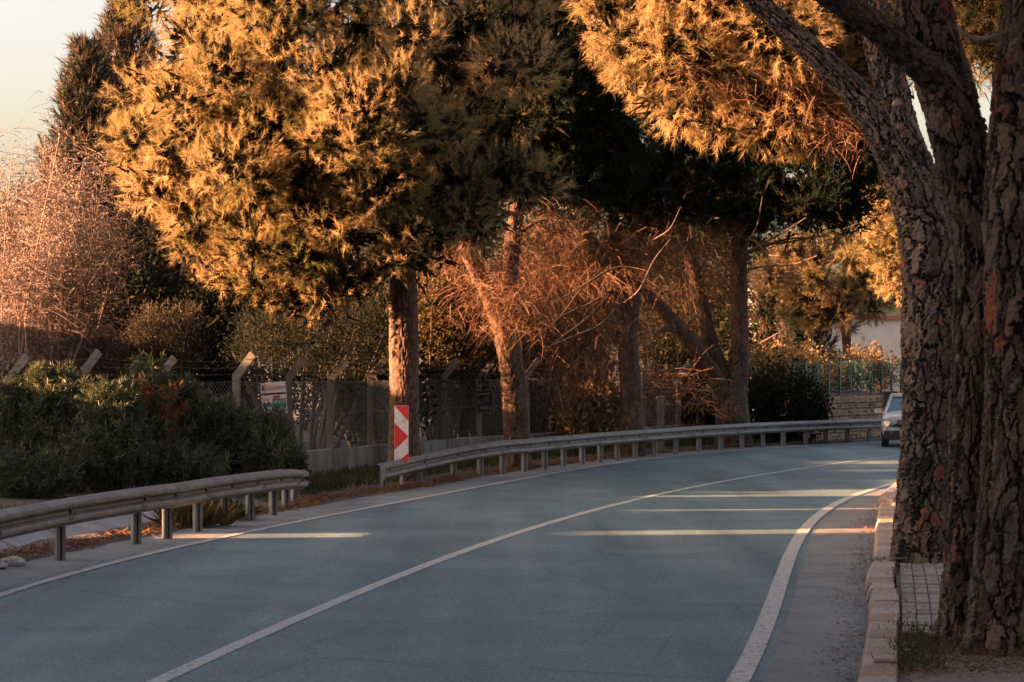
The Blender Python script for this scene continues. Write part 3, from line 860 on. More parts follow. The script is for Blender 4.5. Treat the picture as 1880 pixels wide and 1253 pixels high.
for (x_, z_) in ((0.0, 0.85), (0.0, 1.56), (0.10, 1.73), (0.22, 1.87), (0.33, 2.01)):
    pts = []
    for i in range(len(FP) - 1):
        a, c = FP[i] - fo, FP[i + 1] - fo
        for f in np.linspace(0, 1, 6, endpoint=False):
            p = a * (1 - f) + c * f
            pts.append((p[0] + x_, p[1] - 0.08, WALL_H + z_ - 0.05 * 4 * f * (1 - f) + rng.uniform(-0.006, 0.006)))
    V, F = tube(pts, 0.005, 4); b.add(V, F)
    for p in pts[::1]:
        V, F = tube([np.array(p) + (-0.02, 0, -0.03), np.array(p) + (0.02, 0, 0.03)], 0.003, 3); b.add(V, F)
b.build('barbed_wire', M['wire'], fn)

# ------------------------------------------------------------------ the two advertising boards tied to the fence
def text(name, body, size, loc, mat, parent, sx=1.0, align='CENTER'):
    cu = bpy.data.curves.new(name, 'FONT'); cu.body = body; cu.size = size; cu.align_x = align; cu.align_y = 'CENTER'
    cu.extrude = 0.001; cu.resolution_u = 2
    cu.materials.append(mat)
    o = bpy.data.objects.new(name, cu); COL.objects.link(o); o.parent = parent
    bpy.context.view_layer.update()
    me = bpy.data.meshes.new_from_object(o.evaluated_get(bpy.context.evaluated_depsgraph_get()))
    me.name = name
    bpy.data.objects.remove(o); bpy.data.curves.remove(cu)
    o = obj(name, me, parent, loc, (R(90), 0, 0)); o.scale = (sx, 1, 1)
    return o
Yb = 51.2
s_ = PX(Yb)
bw, bh = 46 / s_, 58 / s_
ad = empty('advert_board', tuple(Q(503, 731, Yb)), R(10))
ad.rotation_euler = (0, R(-4), R(8))
tag(ad, 'small white advert board with red and teal print and phone numbers on the fence', 'advert board')
b = MB(); b.box((0, 0, 0), (bw, 0.012, bh)); b.build('panel', M['paper'], ad)
def patch(name, x0, x1, z0, z1, mat, parent, d=-0.0085):
    b = MB(); b.box(((x0 + x1) / 2 * bw, d, (z0 + z1) / 2 * bh), (abs(x1 - x0) * bw, 0.003, abs(z1 - z0) * bh)); return b.build(name, mat, parent)
patch('logo', -0.46, -0.36, 0.24, 0.42, M['teal'], ad)
text('lettering', 'DOĞASLO', 0.125, (-0.09 * bw, -0.009, 0.30 * bh), M['print_red'], ad, 0.55)
text('lettering', 'Tekstil', 0.105, (0.30 * bw, -0.009, 0.33 * bh), M['teal'], ad, 0.62)
patch('print_strip', -0.48, 0.48, 0.105, 0.165, M['print_dark'], ad)
patch('print_strip', -0.04, 0.24, -0.02, 0.075, M['print_red'], ad)
patch('print_strip', -0.08, 0.47, -0.46, -0.03, M['teal'], ad, -0.0075)
patch('print_strip', -0.46, -0.11, -0.28, -0.15, M['print_blue'], ad)
patch('print_strip', -0.46, -0.18, -0.06, -0.03, M['print_red'], ad)
text('lettering', '244 25 25', 0.10, (0.20 * bw, -0.011, -0.13 * bh), M['white'], ad, 0.62)
text('lettering', '0543 252 28 28', 0.10, (0.20 * bw, -0.011, -0.36 * bh), M['white'], ad, 0.42)
Yb = 65.2
s_ = PX(Yb); bw, bh = 29 / s_, 40 / s_
a2 = empty('advert_board', tuple(Q(890, 738, Yb)), R(-6)); a2.rotation_euler = (0, R(-3), R(-8))
tag(a2, 'small dark advert board in a pale frame on a fence post by the leaning pine', 'advert board')
b = MB(); b.box((0, 0, 0), (bw, 0.012, bh)); b.build('panel', M['print_dark'], a2)
b = MB()
for (x0, x1, z0, z1) in ((-0.53, 0.53, 0.48, 0.54), (-0.53, 0.53, -0.54, -0.48), (0.48, 0.54, -0.48, 0.48), (-0.54, -0.48, -0.48, 0.48)):
    b.box(((x0 + x1) / 2 * bw, -0.008, (z0 + z1) / 2 * bh), ((x1 - x0) * bw, 0.02, (z1 - z0) * bh))
b.build('frame', M['post_concrete'], a2)
text('lettering', '240 10 05', 0.15, (-0.10 * bw, -0.009, 0.04 * bh), M['straw_paint'] if 'straw_paint' in M else M.setdefault('straw_paint', plain('straw_paint', (0.42, 0.34, 0.22), 0.6)), a2, 0.55).rotation_euler = (R(90), R(-12), 0)
patch('print_strip', -0.42, 0.38, 0.33, 0.38, M['sign_metal'], a2)
patch('print_strip', -0.30, 0.20, -0.34, -0.20, M['print_blue'], a2)
for q in range(3):
    patch('print_strip', 0.26, 0.42, -0.40 + q * 0.07, -0.37 + q * 0.07, M['sign_metal'], a2)

# ------------------------------------------------------------------ pale marker posts and stones
def slab_post(name, x, ytop, ybase, Y, wpx, label, cat, mat):
    s = PX(Y); h = (ybase - ytop) / s
    t = empty(name, tuple(Q(x, ybase, Y)))
    t.location.z = 0
    tag(t, label, cat)
    zb = Q(x, ytop, Y)[2]
    b = MB(); b.cham((0, 0, zb / 2), (wpx / s, 0.16, zb), 0.015); b.build('shaft', mat, t)
    b = MB(); b.cham((0, 0, zb + 0.03), (wpx / s * 1.25, 0.2, 0.06), 0.015); b.build('cap', mat, t)
    return t
slab_post('concrete_post', 1213, 731, 840, 68.0, 13, 'short pale concrete post standing alone behind the guardrail between two pines', 'post', M['post_concrete'])
slab_post('concrete_post', 769, 790, 862, 60.0, 5, 'thin white stake just right of the nearest roadside pine', 'post', M['white'])
slab_post('utility_box', 1634, 722, 800, 81.0, 22, 'dark green cabinet in front of the stone wall, above the car mirror', 'utility box', M['dark_metal'])

def rock(name, c, r, seed, mat, label, cat='rock', group=None):
    rng = np.random.default_rng(seed)
    u = np.linspace(0, np.pi, 9); v = np.linspace(0, 2 * np.pi, 14, endpoint=False)
    U, Vv = np.meshgrid(u, v, indexing='ij')
    D = np.stack([np.sin(U) * np.cos(Vv), np.sin(U) * np.sin(Vv), np.cos(U)], -1)
    planes = unit(rng.normal(size=(14, 3))); off = rng.uniform(0.72, 1.0, 14)
    rad = np.min(np.where(D @ planes.T > 0.05, off / np.maximum(D @ planes.T, 0.05), 9), -1)
    rad = np.minimum(rad, 1.15)
    V = D * rad[..., None] * np.array(r)
    n = len(v)
    i = np.arange(len(u) - 1)[:, None] * n; j = np.arange(n)[None]; j2 = (j + 1) % n
    F = np.stack([i + j, i + n + j, i + n + j2, i + j2], -1).reshape(-1, 4)
    o = obj(name, mesh_data(name, V.reshape(-1, 3), F, mat), loc=tuple(c), rot=(0, 0, rng.uniform(0, 6)))
    tag(o, label, cat, group)
    return o
p = G(24, 1040); rock('rock', (p[0], p[1], 0.05), (0.14, 0.12, 0.08), 4, M['rock'], 'pale rounded stone lying under the left end of the near guardrail', 'stone')
p = G(5, 1048); rock('rock', (p[0] - 0.05, p[1] + 0.2, 0.03), (0.09, 0.07, 0.05), 14, M['rock'], 'small pale stone cut by the left picture edge beside the bigger one', 'stone')
p = G(1640, 912); rock('boulder', (p[0] + 0.12, p[1], 0.09), (0.30, 0.28, 0.16), 8, M['rock'], 'sunlit pale boulder on the kerb line, half behind the ribbed right trunk', 'boulder')
p = G(1642, 946); rock('rock', (p[0] + 0.12, p[1], 0.15), (0.2, 0.16, 0.11), 9, M['rock'], 'pale broken kerb block lying just in front of the sunlit boulder', 'stone')
b = MB(); p = G(1618, 1215, 0.17)
b.tube([(-0.085, 0.0, 0), (-0.02, 0.006, 0.004), (0.085, -0.012, 0)], [0.016, 0.019, 0.014], 7)
o = b.build('bark_stick', M['twig'], loc=(p[0] + 0.03, p[1], 0.172)); tag(o, 'short orange stick lying across the top of the near kerb', 'stick')

# ------------------------------------------------------------------ pines
def trunk_obj(parent, paths, n, step, pw, ph, depth, seed, mat, flare=0.0, name='trunk', smooth=True):
    o3 = np.array(parent.location)
    Vs, Fs, T_, E_ = [], [], [], []
    k = 0
    for i, pth in enumerate(paths):
        V, F, t, e = bark(pth, n, step, pw, ph, depth, seed + i * 31, flare if i == 0 else 0.0)
        Vs.append(V - o3); Fs.append(F + k); T_.append(t); E_.append(e); k += len(V)
    return obj(name, mesh_data(name, np.concatenate(Vs), np.concatenate(Fs), mat, {'tint': np.concatenate(T_), 'plate': np.concatenate(E_)}, smooth=smooth), parent)

def px_path(rows, Y, dY=0.0):
    """rows (x, y, radius) in the photo at distance Y (drifting by dY over the path)"""
    n = len(rows)
    out = []
    for i, (x, y, r) in enumerate(rows):
        out.append((*Q(x, y, Y + dY * i / max(1, n - 1)), r))
    out = np.array(out)
    return out

def spread_clumps(ells, n_per, rng, r_range, front=True):
    """clump centres over px ellipsoids (x, y, Y, rx, rz, ry metres)"""
    out = []
    for (x, y, Y, rx, rz, ry, n) in ells:
        c = Q(x, y, Y); s = PX(Y); r = np.array([rx / s, ry, rz / s])
        pts, d = shell(c, r, n, rng, 0.55, 1.0)
        for p_, d_ in zip(pts, d):
            out.append((p_, rng.uniform(*r_range)))
    return out

def crown_mesh(name, clumps, per, k, L, width, rng, mat, parent, spread=0.55, core=True, axis_up=0.45, tint0=0.45, back_thin=True, core_mat=None, flat=0.72, core_w=0.026, core_n=40):
    o3 = np.array(parent.location) if parent is not None else np.zeros(3)
    C = np.array([c for c, r in clumps]); Rr = np.array([r for c, r in clumps])
    ymid = C[:, 1].mean()
    Ps, As, Ts = [], [], []
    for c, r in clumps:
        n = int(per * r * r)
        if back_thin and c[1] > ymid + 1.0: n = int(n * 0.16)
        py = HY - (c[2] - CH) * FPX / c[1]
        hid = py + r * FPX / c[1] < -30
        if hid: n = int(n * 0.22)
        p, d = shell(c, (r, r, r * flat), n, rng, 0.70, 1.0)
        # twig sprays: gather the tufts about a few spray centres so that the clump breaks up
        q = np.linalg.norm((p[:, None] - C[None]) / np.array([1, 1, flat]), axis=2) / Rr[None]
        keep = (np.sort(q, axis=1)[:, 0] > 0.0) & ((q < 0.62).sum(1) == 0)
        p, d = p[keep], d[keep]
        tcl = tint0 + rng.normal(0, 0.13)
        lump = vnoise(p[:, 0] * 2.3 + p[:, 1] * 1.7 + 100, p[:, 2] * 2.3 + p[:, 1] * 0.9 + 100, 3)
        keep = rng.random(len(p)) < np.clip(0.62 + 0.9 * lump, 0, 1)
        p, d, lump = p[keep], d[keep], lump[keep]
        p = p + d * ((lump - 0.5) * 0.28)[:, None]
        Ps.append(p); As.append(unit(d * 0.75 + np.array([0, 0, axis_up]) + rng.normal(0, 0.33, p.shape)))
        Ts.append(np.clip(tcl + 0.35 * (lump - 0.5) + rng.normal(0, 0.10, len(p)), 0, 1))
    P = np.concatenate(Ps); A = np.concatenate(As); T_ = np.concatenate(Ts)
    V, F, t = needles(P, A, rng.uniform(*L, len(P)), k, spread, width, rng, T_)
    mats = [mat]; mi = np.zeros(len(F), dtype=int)
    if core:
        # inner needles, darkened in colour as if shaded, fill each clump behind its sprays
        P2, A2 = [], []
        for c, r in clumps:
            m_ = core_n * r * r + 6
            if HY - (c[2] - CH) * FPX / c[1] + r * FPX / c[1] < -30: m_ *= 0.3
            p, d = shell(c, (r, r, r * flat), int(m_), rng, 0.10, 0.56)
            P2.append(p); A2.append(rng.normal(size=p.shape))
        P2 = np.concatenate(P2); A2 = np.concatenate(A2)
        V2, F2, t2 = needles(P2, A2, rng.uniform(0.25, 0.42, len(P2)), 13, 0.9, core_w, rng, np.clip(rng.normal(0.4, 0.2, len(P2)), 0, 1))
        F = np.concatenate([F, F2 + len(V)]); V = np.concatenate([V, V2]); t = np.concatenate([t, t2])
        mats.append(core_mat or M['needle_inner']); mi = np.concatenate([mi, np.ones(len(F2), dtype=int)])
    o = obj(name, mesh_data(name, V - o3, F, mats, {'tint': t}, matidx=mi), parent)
    return o

def limbs(parent, origin_pts, targets, rng, r0=0.09, r1=0.02, sag=0.3, mat=None, name='branch', n=6):
    """one tapered limb from a trunk point to each target"""
    o3 = np.array(parent.location)
    for k, tg in enumerate(targets):
        og = origin_pts[k % len(origin_pts)]
        a = np.array(og[:3]); c = np.array(tg)
        m1 = a * 0.66 + c * 0.34 + rng.normal(0, 0.08, 3) - np.array([0, 0, sag * 0.6]); m2 = a * 0.33 + c * 0.67 + rng.normal(0, 0.10, 3) - np.array([0, 0, sag])
        P = catmull([a, m1, m2, c], 5)
        b = MB(); b.tube(P - o3, np.linspace(r0, r1, len(P)) * rng.uniform(0.8, 1.2), n, cap=False)
        b.build(name, mat or M['branch'], parent, smooth=True)

def dead_twigs(name, parent, starts, n, rng, L=(0.5, 1.3), droop=0.7, rad=0.007, mat=None, up=0.0, out=None, jit=0.16):
    """dry, drooping leafless twigs; starts are points they hang from"""
    o3 = np.array(parent.location)
    S = np.asarray(starts)
    ix = rng.integers(0, len(S), n)
    P0 = S[ix] + rng.normal(0, jit, (n, 3))
    D = rng.normal(size=(n, 3)); D[:, 2] = D[:, 2] * 0.35 + up
    if out is not None: D = D + np.array(out)
    D = unit(D); LL = rng.uniform(*L, n)
    m = 4
    V = np.zeros((n, m, 3, 3))
    p = P0.copy(); d = D.copy()
    side = unit(np.cross(D, rng.normal(size=(n, 3)))); side2 = unit(np.cross(D, side))
    for s in range(m):
        w = rad * (1 - 0.75 * s / (m - 1)) * rng.uniform(0.7, 1.4, (n, 1))
        V[:, s, 0] = p + side * w; V[:, s, 1] = p - side * w * 0.5 + side2 * w * 0.86; V[:, s, 2] = p - side * w * 0.5 - side2 * w * 0.86
        d = unit(d + np.array([0, 0, -droop / m * 1.6]) + rng.normal(0, 0.16, (n, 3)))
        p = p + d * (LL / (m - 1))[:, None]
    base = (np.arange(n) * m * 3)[:, None, None]
    s = np.arange(m - 1)[None, :, None] * 3; j = np.arange(3)[None, None]
    F = np.stack([base + s + j, base + s + (j + 1) % 3, base + s + 3 + (j + 1) % 3, base + s + 3 + j], -1).reshape(-1, 4)
    tint = np.repeat(rng.random(n), m * 3)
    o = obj(name, mesh_data(name, V.reshape(-1, 3) - o3, F, mat or M['needle_dry'], {'tint': tint}), parent)
    o['kind'] = 'stuff'
    return o

def pine(label, base, group='umbrella pines along the road'):
    t = empty('pine_tree', (base[0], base[1], 0)); tag(t, label, 'tree', group); return t

# --- pine beside the hazard marker, with the great sunlit crown
rng = np.random.default_rng(101)
pA = pine('roadside pine behind the red and white marker, with a huge round half sunlit crown', G(742, 885))
YA = 50.0
trunk_obj(pA, [px_path([(742, 895, 0.34), (742, 800, 0.30), (742, 680, 0.285), (741, 560, 0.275), (738, 450, 0.25), (735, 330, 0.20), (728, 180, 0.14)], YA)], 48, 0.036, 0.08, 0.21, 0.042, 3, M['bark_warm'], 0.10)
cl = spread_clumps([(660, 110, 50.0, 400, 340, 4.3, 118), (520, 380, 49.0, 160, 130, 1.8, 18), (330, 250, 49.5, 90, 180, 1.8, 12), (860, 330, 50.5, 150, 110, 2.4, 12), (480, 30, 50.5, 220, 110, 2.0, 14)], None, rng, (0.62, 1.15))
for (x, y, Y, r) in ((660, 190, 45.6, 0.95), (725, 150, 45.6, 0.75), (620, 260, 45.9, 0.7), (690, 255, 45.7, 0.75), (580, 530, 48.6, 0.45), (470, 500, 48.6, 0.55), (640, 500, 48.4, 0.5), (255, 180, 49.5, 0.75), (300, 330, 49.5, 0.8), (360, 440, 49.2, 0.75), (420, 500, 49.2, 0.6), (470, 525, 48.9, 0.55), (530, 545, 48.6, 0.55), (590, 555, 48.5, 0.5), (640, 530, 48.4, 0.5), (690, 500, 48.3, 0.5), (560, 470, 47.8, 0.7), (650, 440, 47.6, 0.7), (480, 450, 47.8, 0.75), (740, 430, 47.6, 0.6), (765, 470, 47.7, 0.5), (722, 478, 47.6, 0.45), (805, 430, 48, 0.6), (850, 400, 48.2, 0.6), (760, 60, 45.9, 0.7), (420, 120, 46.3, 0.9), (340, 180, 47.2, 0.9), (430, 300, 46.6, 0.95), (520, 40, 46, 0.9)):
    cl.append((Q(x, y, Y), r))
crown_mesh('crown', cl, 180, 36, (0.13, 0.22), 0.0080, rng, M['needle'], pA, 0.50, tint0=0.60, core_n=26, core_w=0.085)
limbs(pA, [Q(740, 480, YA), Q(738, 400, YA), Q(735, 330, YA), Q(740, 440, YA)], [Q(560, 380, 48.6), Q(480, 300, 49), Q(430, 440, 49), Q(850, 350, 48.5), Q(960, 300, 49), Q(640, 200, 47), Q(600, 470, 48), Q(820, 480, 49.4), Q(900, 420, 50), Q(700, 120, 47)], rng, 0.05, 0.012, -0.15)
dead_twigs('dry_twigs', pA, [Q(x, y, Y) for x, y, Y in ((590, 540, 48.4), (660, 520, 48.6), (520, 520, 48.5), (720, 470, 48.5), (820, 430, 48.4), (640, 480, 48.2))], 420, rng, (0.25, 0.7), 0.5, 0.006)

# --- leaning two-stemmed pine
rng = np.random.default_rng(102)
pB = pine('dark leaning pine forking low into two stems', G(947, 866))
YB = 56.0
trunk_obj(pB, [px_path([(949, 872, 0.33), (948, 810, 0.295), (944, 720, 0.28), (932, 640, 0.265), (918, 585, 0.25), (892, 530, 0.18), (862, 470, 0.17), (828, 400, 0.13)], YB),
               px_path([(922, 610, 0.24), (930, 540, 0.215), (938, 470, 0.19), (948, 390, 0.16), (955, 300, 0.12)], YB)], 42, 0.04, 0.08, 0.21, 0.042, 13, M['bark_warm'], 0.08)
cl = spread_clumps([(1000, 160, 58.0, 225, 225, 3.0, 74), (1080, -10, 58, 240, 120, 3.5, 30)], None, rng, (0.7, 1.2))
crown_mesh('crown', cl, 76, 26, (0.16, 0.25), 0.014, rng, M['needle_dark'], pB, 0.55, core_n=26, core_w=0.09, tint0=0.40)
limbs(pB, [Q(862, 470, YB), Q(942, 450, YB), Q(948, 390, YB)], [Q(830, 330, 56), Q(1000, 330, 57), Q(1060, 360, 57), Q(900, 300, 56.5), Q(1010, 400, 56.6), Q(790, 420, 55)], rng, 0.05, 0.012, -0.1)
def along(rows, n, rng):
    """points strewn along px polylines (x, y, Y)"""
    out = []
    for r in rows:
        P = catmull([Q(*q) for q in r], 8); out += list(P[rng.integers(0, len(P), n)])
    return np.array(out)
hang = [[(930, 480, 56), (900, 520, 55.6), (880, 560, 55.6)], [(940, 440, 56), (985, 470, 56.3), (1010, 520, 56.6)], [(860, 470, 55.6), (840, 440, 55.4), (800, 430, 55.2)], [(945, 420, 56), (1000, 410, 56.5), (1050, 430, 57)], [(930, 540, 55.6), (950, 590, 55.7)]]
dead_twigs('dry_twigs', pB, along(hang, 60, rng), 2800, rng, (0.3, 1.0), 0.9, 0.0055, jit=0.36)

# --- dark pine clump with dead lower branches
rng = np.random.default_rng(103)
pC = pine('dark straight pine forking into three stems with a curtain of dead twigs on its left', G(1160, 846))
YC = 65.2
trunk_obj(pC, [px_path([(1163, 852, 0.34), (1162, 790, 0.295), (1157, 700, 0.275), (1150, 620, 0.255), (1143, 570, 0.20), (1122, 520, 0.18), (1098, 465, 0.15), (1070, 420, 0.12)], YC),
               px_path([(1152, 640, 0.22), (1160, 560, 0.20), (1164, 480, 0.18), (1172, 400, 0.15), (1180, 300, 0.11)], YC),
               px_path([(1150, 620, 0.2), (1147, 560, 0.17), (1138, 490, 0.15), (1128, 420, 0.13), (1122, 350, 0.1)], YC, 0.8)], 38, 0.044, 0.08, 0.22, 0.042, 23, M['bark_warm'], 0.08)
cl = spread_clumps([(1200, 210, 66.0, 225, 195, 3.2, 74), (1330, 10, 65, 240, 120, 3.5, 30)], None, rng, (0.75, 1.25))
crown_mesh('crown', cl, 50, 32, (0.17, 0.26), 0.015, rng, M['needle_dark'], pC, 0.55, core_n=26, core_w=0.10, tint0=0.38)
limbs(pC, [Q(1140, 560, YC), Q(1130, 530, YC), Q(1160, 480, YC), Q(1110, 490, YC)], [Q(1000, 640, 61.5), Q(960, 690, 61.5), Q(1010, 560, 61.5), Q(1060, 420, 62), Q(1230, 440, 62), Q(1010, 590, 62.2), Q(1250, 380, 62.5), Q(985, 620, 61.8)], rng, 0.034, 0.008, 0.08)
hang = [[(1130, 530, 65), (1060, 520, 64.8), (985, 560, 64.6)], [(1140, 580, 65), (1060, 610, 64.6), (970, 690, 64.4)], [(1110, 490, 65), (1040, 470, 64.8), (970, 480, 64.8)], [(1125, 560, 65), (1050, 560, 64.6), (975, 620, 64.6)],
        [(1100, 460, 65), (1060, 425, 65), (1010, 420, 65)], [(1165, 470, 65), (1200, 430, 64.8), (1250, 420, 64.6)], [(1150, 480, 64.6), (1120, 440, 64.4)], [(1145, 620, 65), (1080, 660, 64.6), (1030, 720, 64.5)], [(1170, 430, 64.8), (1230, 460, 64.6), (1260, 500, 64.6)]]
dead_twigs('dry_twigs', pC, along(hang, 80, rng) + np.array([0, 0.75, 0]), 6200, rng, (0.4, 1.3), 0.95, 0.0065, jit=0.45)

# --- thick pine splitting at knee height into three
rng = np.random.default_rng(104)
pD = pine('thick low forking pine with three sunlit stems, farthest trunk behind the guardrail', G(1345, 826))
YD = 73.4
trunk_obj(pD, [px_path([(1347, 836, 0.60), (1346, 800, 0.52), (1344, 760, 0.50), (1345, 725, 0.46), (1356, 690, 0.30), (1358, 630, 0.26), (1357, 560, 0.25), (1357, 480, 0.23), (1362, 400, 0.22), (1370, 300, 0.16)], YD),
               px_path([(1335, 760, 0.34), (1318, 705, 0.26), (1292, 660, 0.22), (1262, 620, 0.20), (1232, 585, 0.18), (1205, 555, 0.15), (1170, 520, 0.11)], YD, -1.2),
               px_path([(1340, 740, 0.3), (1322, 680, 0.25), (1302, 620, 0.24), (1288, 560, 0.22), (1272, 490, 0.19), (1252, 420, 0.16), (1240, 350, 0.12)], YD, 0.9)], 42, 0.044, 0.09, 0.21, 0.04, 33, M['bark_warm'], 0.15)
cl = spread_clumps([(1440, 300, 73.5, 175, 125, 3.2, 70), (1330, 310, 73.5, 125, 115, 2.2, 20), (1560, 80, 73, 200, 130, 3.5, 24)], None, rng, (0.75, 1.3))
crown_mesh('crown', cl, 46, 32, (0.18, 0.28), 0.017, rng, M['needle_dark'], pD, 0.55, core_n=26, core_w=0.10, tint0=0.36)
limbs(pD, [Q(1360, 470, YD), Q(1358, 500, YD), Q(1365, 440, YD), Q(1258, 440, YD), Q(1360, 650, YD)], [Q(1590, 405, 70.5), Q(1500, 470, 70), Q(1550, 430, 71), Q(1180, 440, 70), Q(1428, 612, 69.5), Q(1480, 400, 70), Q(1400, 360, 70), Q(1430, 470, 70), Q(1320, 400, 70)], rng, 0.055, 0.014, 0.06)
limbs(pD, [Q(1245, 600, YD - 0.6), Q(1250, 612, YD - 0.6), Q(1290, 665, YD)], [Q(1170, 600, 69.5), Q(1165, 616, 69.6), Q(1190, 690, 69.6)], rng, 0.05, 0.02, 0.05)
hang = [[(1210, 555, 72.4), (1180, 500, 72), (1140, 470, 72)], [(1255, 440, 73), (1210, 430, 72.4), (1170, 440, 72)], [(1270, 480, 73), (1310, 450, 72.6), (1350, 430, 72.4)], [(1240, 600, 72.6), (1200, 600, 72.2), (1160, 620, 72)],
        [(1365, 430, 72.6), (1420, 430, 72), (1480, 440, 72)], [(1300, 620, 73), (1260, 560, 73.4), (1220, 540, 73.4)], [(1358, 560, 73), (1330, 520, 73), (1300, 500, 73)], [(1250, 400, 72.6), (1290, 420, 72.6), (1330, 400, 72.6)]]
dead_twigs('dry_twigs', pD, along(hang, 70, rng) + np.array([0, 0.9, 0]), 3000, rng, (0.4, 1.2), 0.9, 0.007, jit=0.45)
dead_twigs('dry_twigs', pD, [Q(x, y, 70.3) for x, y in ((1200, 700), (1230, 690), (1250, 720), (1270, 700), (1215, 740), (1290, 740), (1190, 720))], 420, rng, (0.4, 1.1), 0.5, 0.009)

# --- ribbed pine on the pavement
rng = np.random.default_rng(105)
pE = pine('dark pine on the pavement behind the kerb, forking high and leaning left', G(1690, 1058))
YE = 27.0
trunk_obj(pE, [px_path([(1690, 1068, 0.32), (1691, 1020, 0.305), (1696, 900, 0.275), (1701, 760, 0.27), (1706, 620, 0.285), (1709, 500, 0.31), (1698, 410, 0.31), (1660, 315, 0.235), (1615, 235, 0.20), (1570, 172, 0.155), (1510, 112, 0.128), (1440, 50, 0.115), (1365, -20, 0.105), (1310, -70, 0.10)], YE, 1.7),
               px_path([(1703, 520, 0.16), (1704, 440, 0.235), (1690, 340, 0.21), (1663, 260, 0.19), (1642, 190, 0.175), (1622, 100, 0.165), (1602, 10, 0.155), (1590, -60, 0.14)], YE + 0.75, 0.5)], 92, 0.0175, 0.088, 0.27, 0.058, 43, M['bark'], 0.07, smooth=False)
def stub(parent, x, y, Y, r):
    b = MB(); c = Q(x, y, Y) - np.array(parent.location)
    b.tube([c + (0, 0.08, 0), c + (-0.01, -0.02, 0.005), c + (-0.015, -0.05, 0.006)], [r * 1.25, r, r * 0.92], 12); b.build('branch_stub', M['twig'], parent)
stub(pE, 1605, 108, 26.9, 0.028); stub(pE, 1648, 190, 26.85, 0.04)
cl = spread_clumps([(1440, -40, 34.5, 290, 200, 2.3, 62), (1270, 90, 34.5, 130, 90, 1.4, 18), (1460, 180, 34.2, 90, 70, 1.0, 12)], None, rng, (0.5, 0.9))
for (x, y, Y, r) in ((1130, 60, 34, 0.5), (1170, 130, 34, 0.45), (1250, 200, 34, 0.45), (1330, 225, 34, 0.45), (1400, 235, 34, 0.42), (1490, 255, 34, 0.4), (1540, 215, 34.2, 0.4), (1100, 10, 34, 0.45), (1560, 150, 34.4, 0.5)):
    cl.append((Q(x, y, Y), r))
crown_mesh('crown', cl, 300, 36, (0.11, 0.19), 0.0070, rng, M['needle'], pE, 0.50, core_n=44, core_w=0.05, axis_up=-0.05, tint0=0.70)
cl = spread_clumps([(1840, 30, 31.5, 110, 110, 1.2, 16)], None, rng, (0.45, 0.75))
crown_mesh('crown', cl, 200, 34, (0.13, 0.20), 0.008, rng, M['needle'], pE, 0.6, axis_up=0.1, tint0=0.5)
limbs(pE, [Q(1960, 90, 24.0)], [Q(1745, 42, 24.6)], rng, 0.055, 0.02, 0.03)
dead_twigs('dry_twigs', pE, [Q(x, y, 33.2) for x, y in ((1500, 170), (1530, 190), (1470, 160), (1440, 150), (1540, 230), (1250, 130), (1300, 140), (1350, 150), (1450, 180), (1560, 240))], 700, rng, (0.2, 0.55), 0.9, 0.0045)
dead_twigs('dry_twigs', pE, [Q(x, y, 28.0) for x, y in ((1560, 250), (1575, 270), (1550, 235))], 26, rng, (0.3, 0.7), 1.0, 0.006)

# --- twin-trunk pine at the right edge
rng = np.random.default_rng(106)
pF = pine('nearest twin-trunk pine at the right edge with large orange and grey plates', G(1800, 1215))
trunk_obj(pF, [px_path([(1764, 1206, 0.215), (1775, 1130, 0.185), (1783, 1020, 0.175), (1786, 880, 0.172), (1788, 740, 0.172), (1794, 600, 0.178), (1800, 500, 0.19), (1793, 400, 0.205), (1770, 290, 0.212), (1742, 180, 0.212), (1714, 90, 0.210), (1692, 0, 0.208), (1664, -90, 0.19)], 19.35)], 110, 0.0135, 0.10, 0.32, 0.052, 53, M['bark'], 0.06, smooth=False)
trunk_obj(pF, [px_path([(1832, 1228, 0.27), (1838, 1140, 0.235), (1846, 1020, 0.225), (1856, 880, 0.212), (1863, 740, 0.21), (1866, 600, 0.235), (1870, 450, 0.26), (1876, 300, 0.26), (1890, 120, 0.24), (1905, -80, 0.2)], 18.75)], 112, 0.0135, 0.105, 0.34, 0.055, 63, M['bark'], 0.07, smooth=False)
trunk_obj(pF, [px_path([(1785, 230, 0.09), (1742, 172, 0.122), (1695, 124, 0.122), (1650, 84, 0.112), (1600, 44, 0.106), (1545, 6, 0.10), (1470, -45, 0.095), (1420, -80, 0.10)], 19.42, -0.9)], 90, 0.016, 0.05, 0.07, 0.018, 73, M['bark'], name='branch')
trunk_obj(pF, [px_path([(1872, 180, 0.12), (1900, 120, 0.11), (1960, 60, 0.1)], 18.6)], 50, 0.03, 0.06, 0.1, 0.018, 83, M['bark'], name='branch')
cl = spread_clumps([(1650, -420, 19.0, 420, 170, 2.6, 34)], None, rng, (0.5, 0.85))
cl += spread_clumps([(1600, -330, 28.5, 260, 70, 2.0, 22), (1480, -450, 15.0, 650, 130, 2.0, 30)], None, rng, (0.6, 0.9))  # clumps added above the frame to shade the upper trunks
crown_mesh('crown', cl, 34, 18, (0.16, 0.26), 0.018, rng, M['needle_dark'], pF, 0.6, tint0=0.4, core_w=0.16, core_n=60)
crown_mesh('crown', [(Q(1215, -40, 22.0), 0.34), (Q(1190, -50, 22.3), 0.3), (Q(1260, -60, 22.0), 0.36)], 200, 26, (0.12, 0.2), 0.008, rng, M['needle_dark'], pF, 0.5, axis_up=-0.3, core=False)

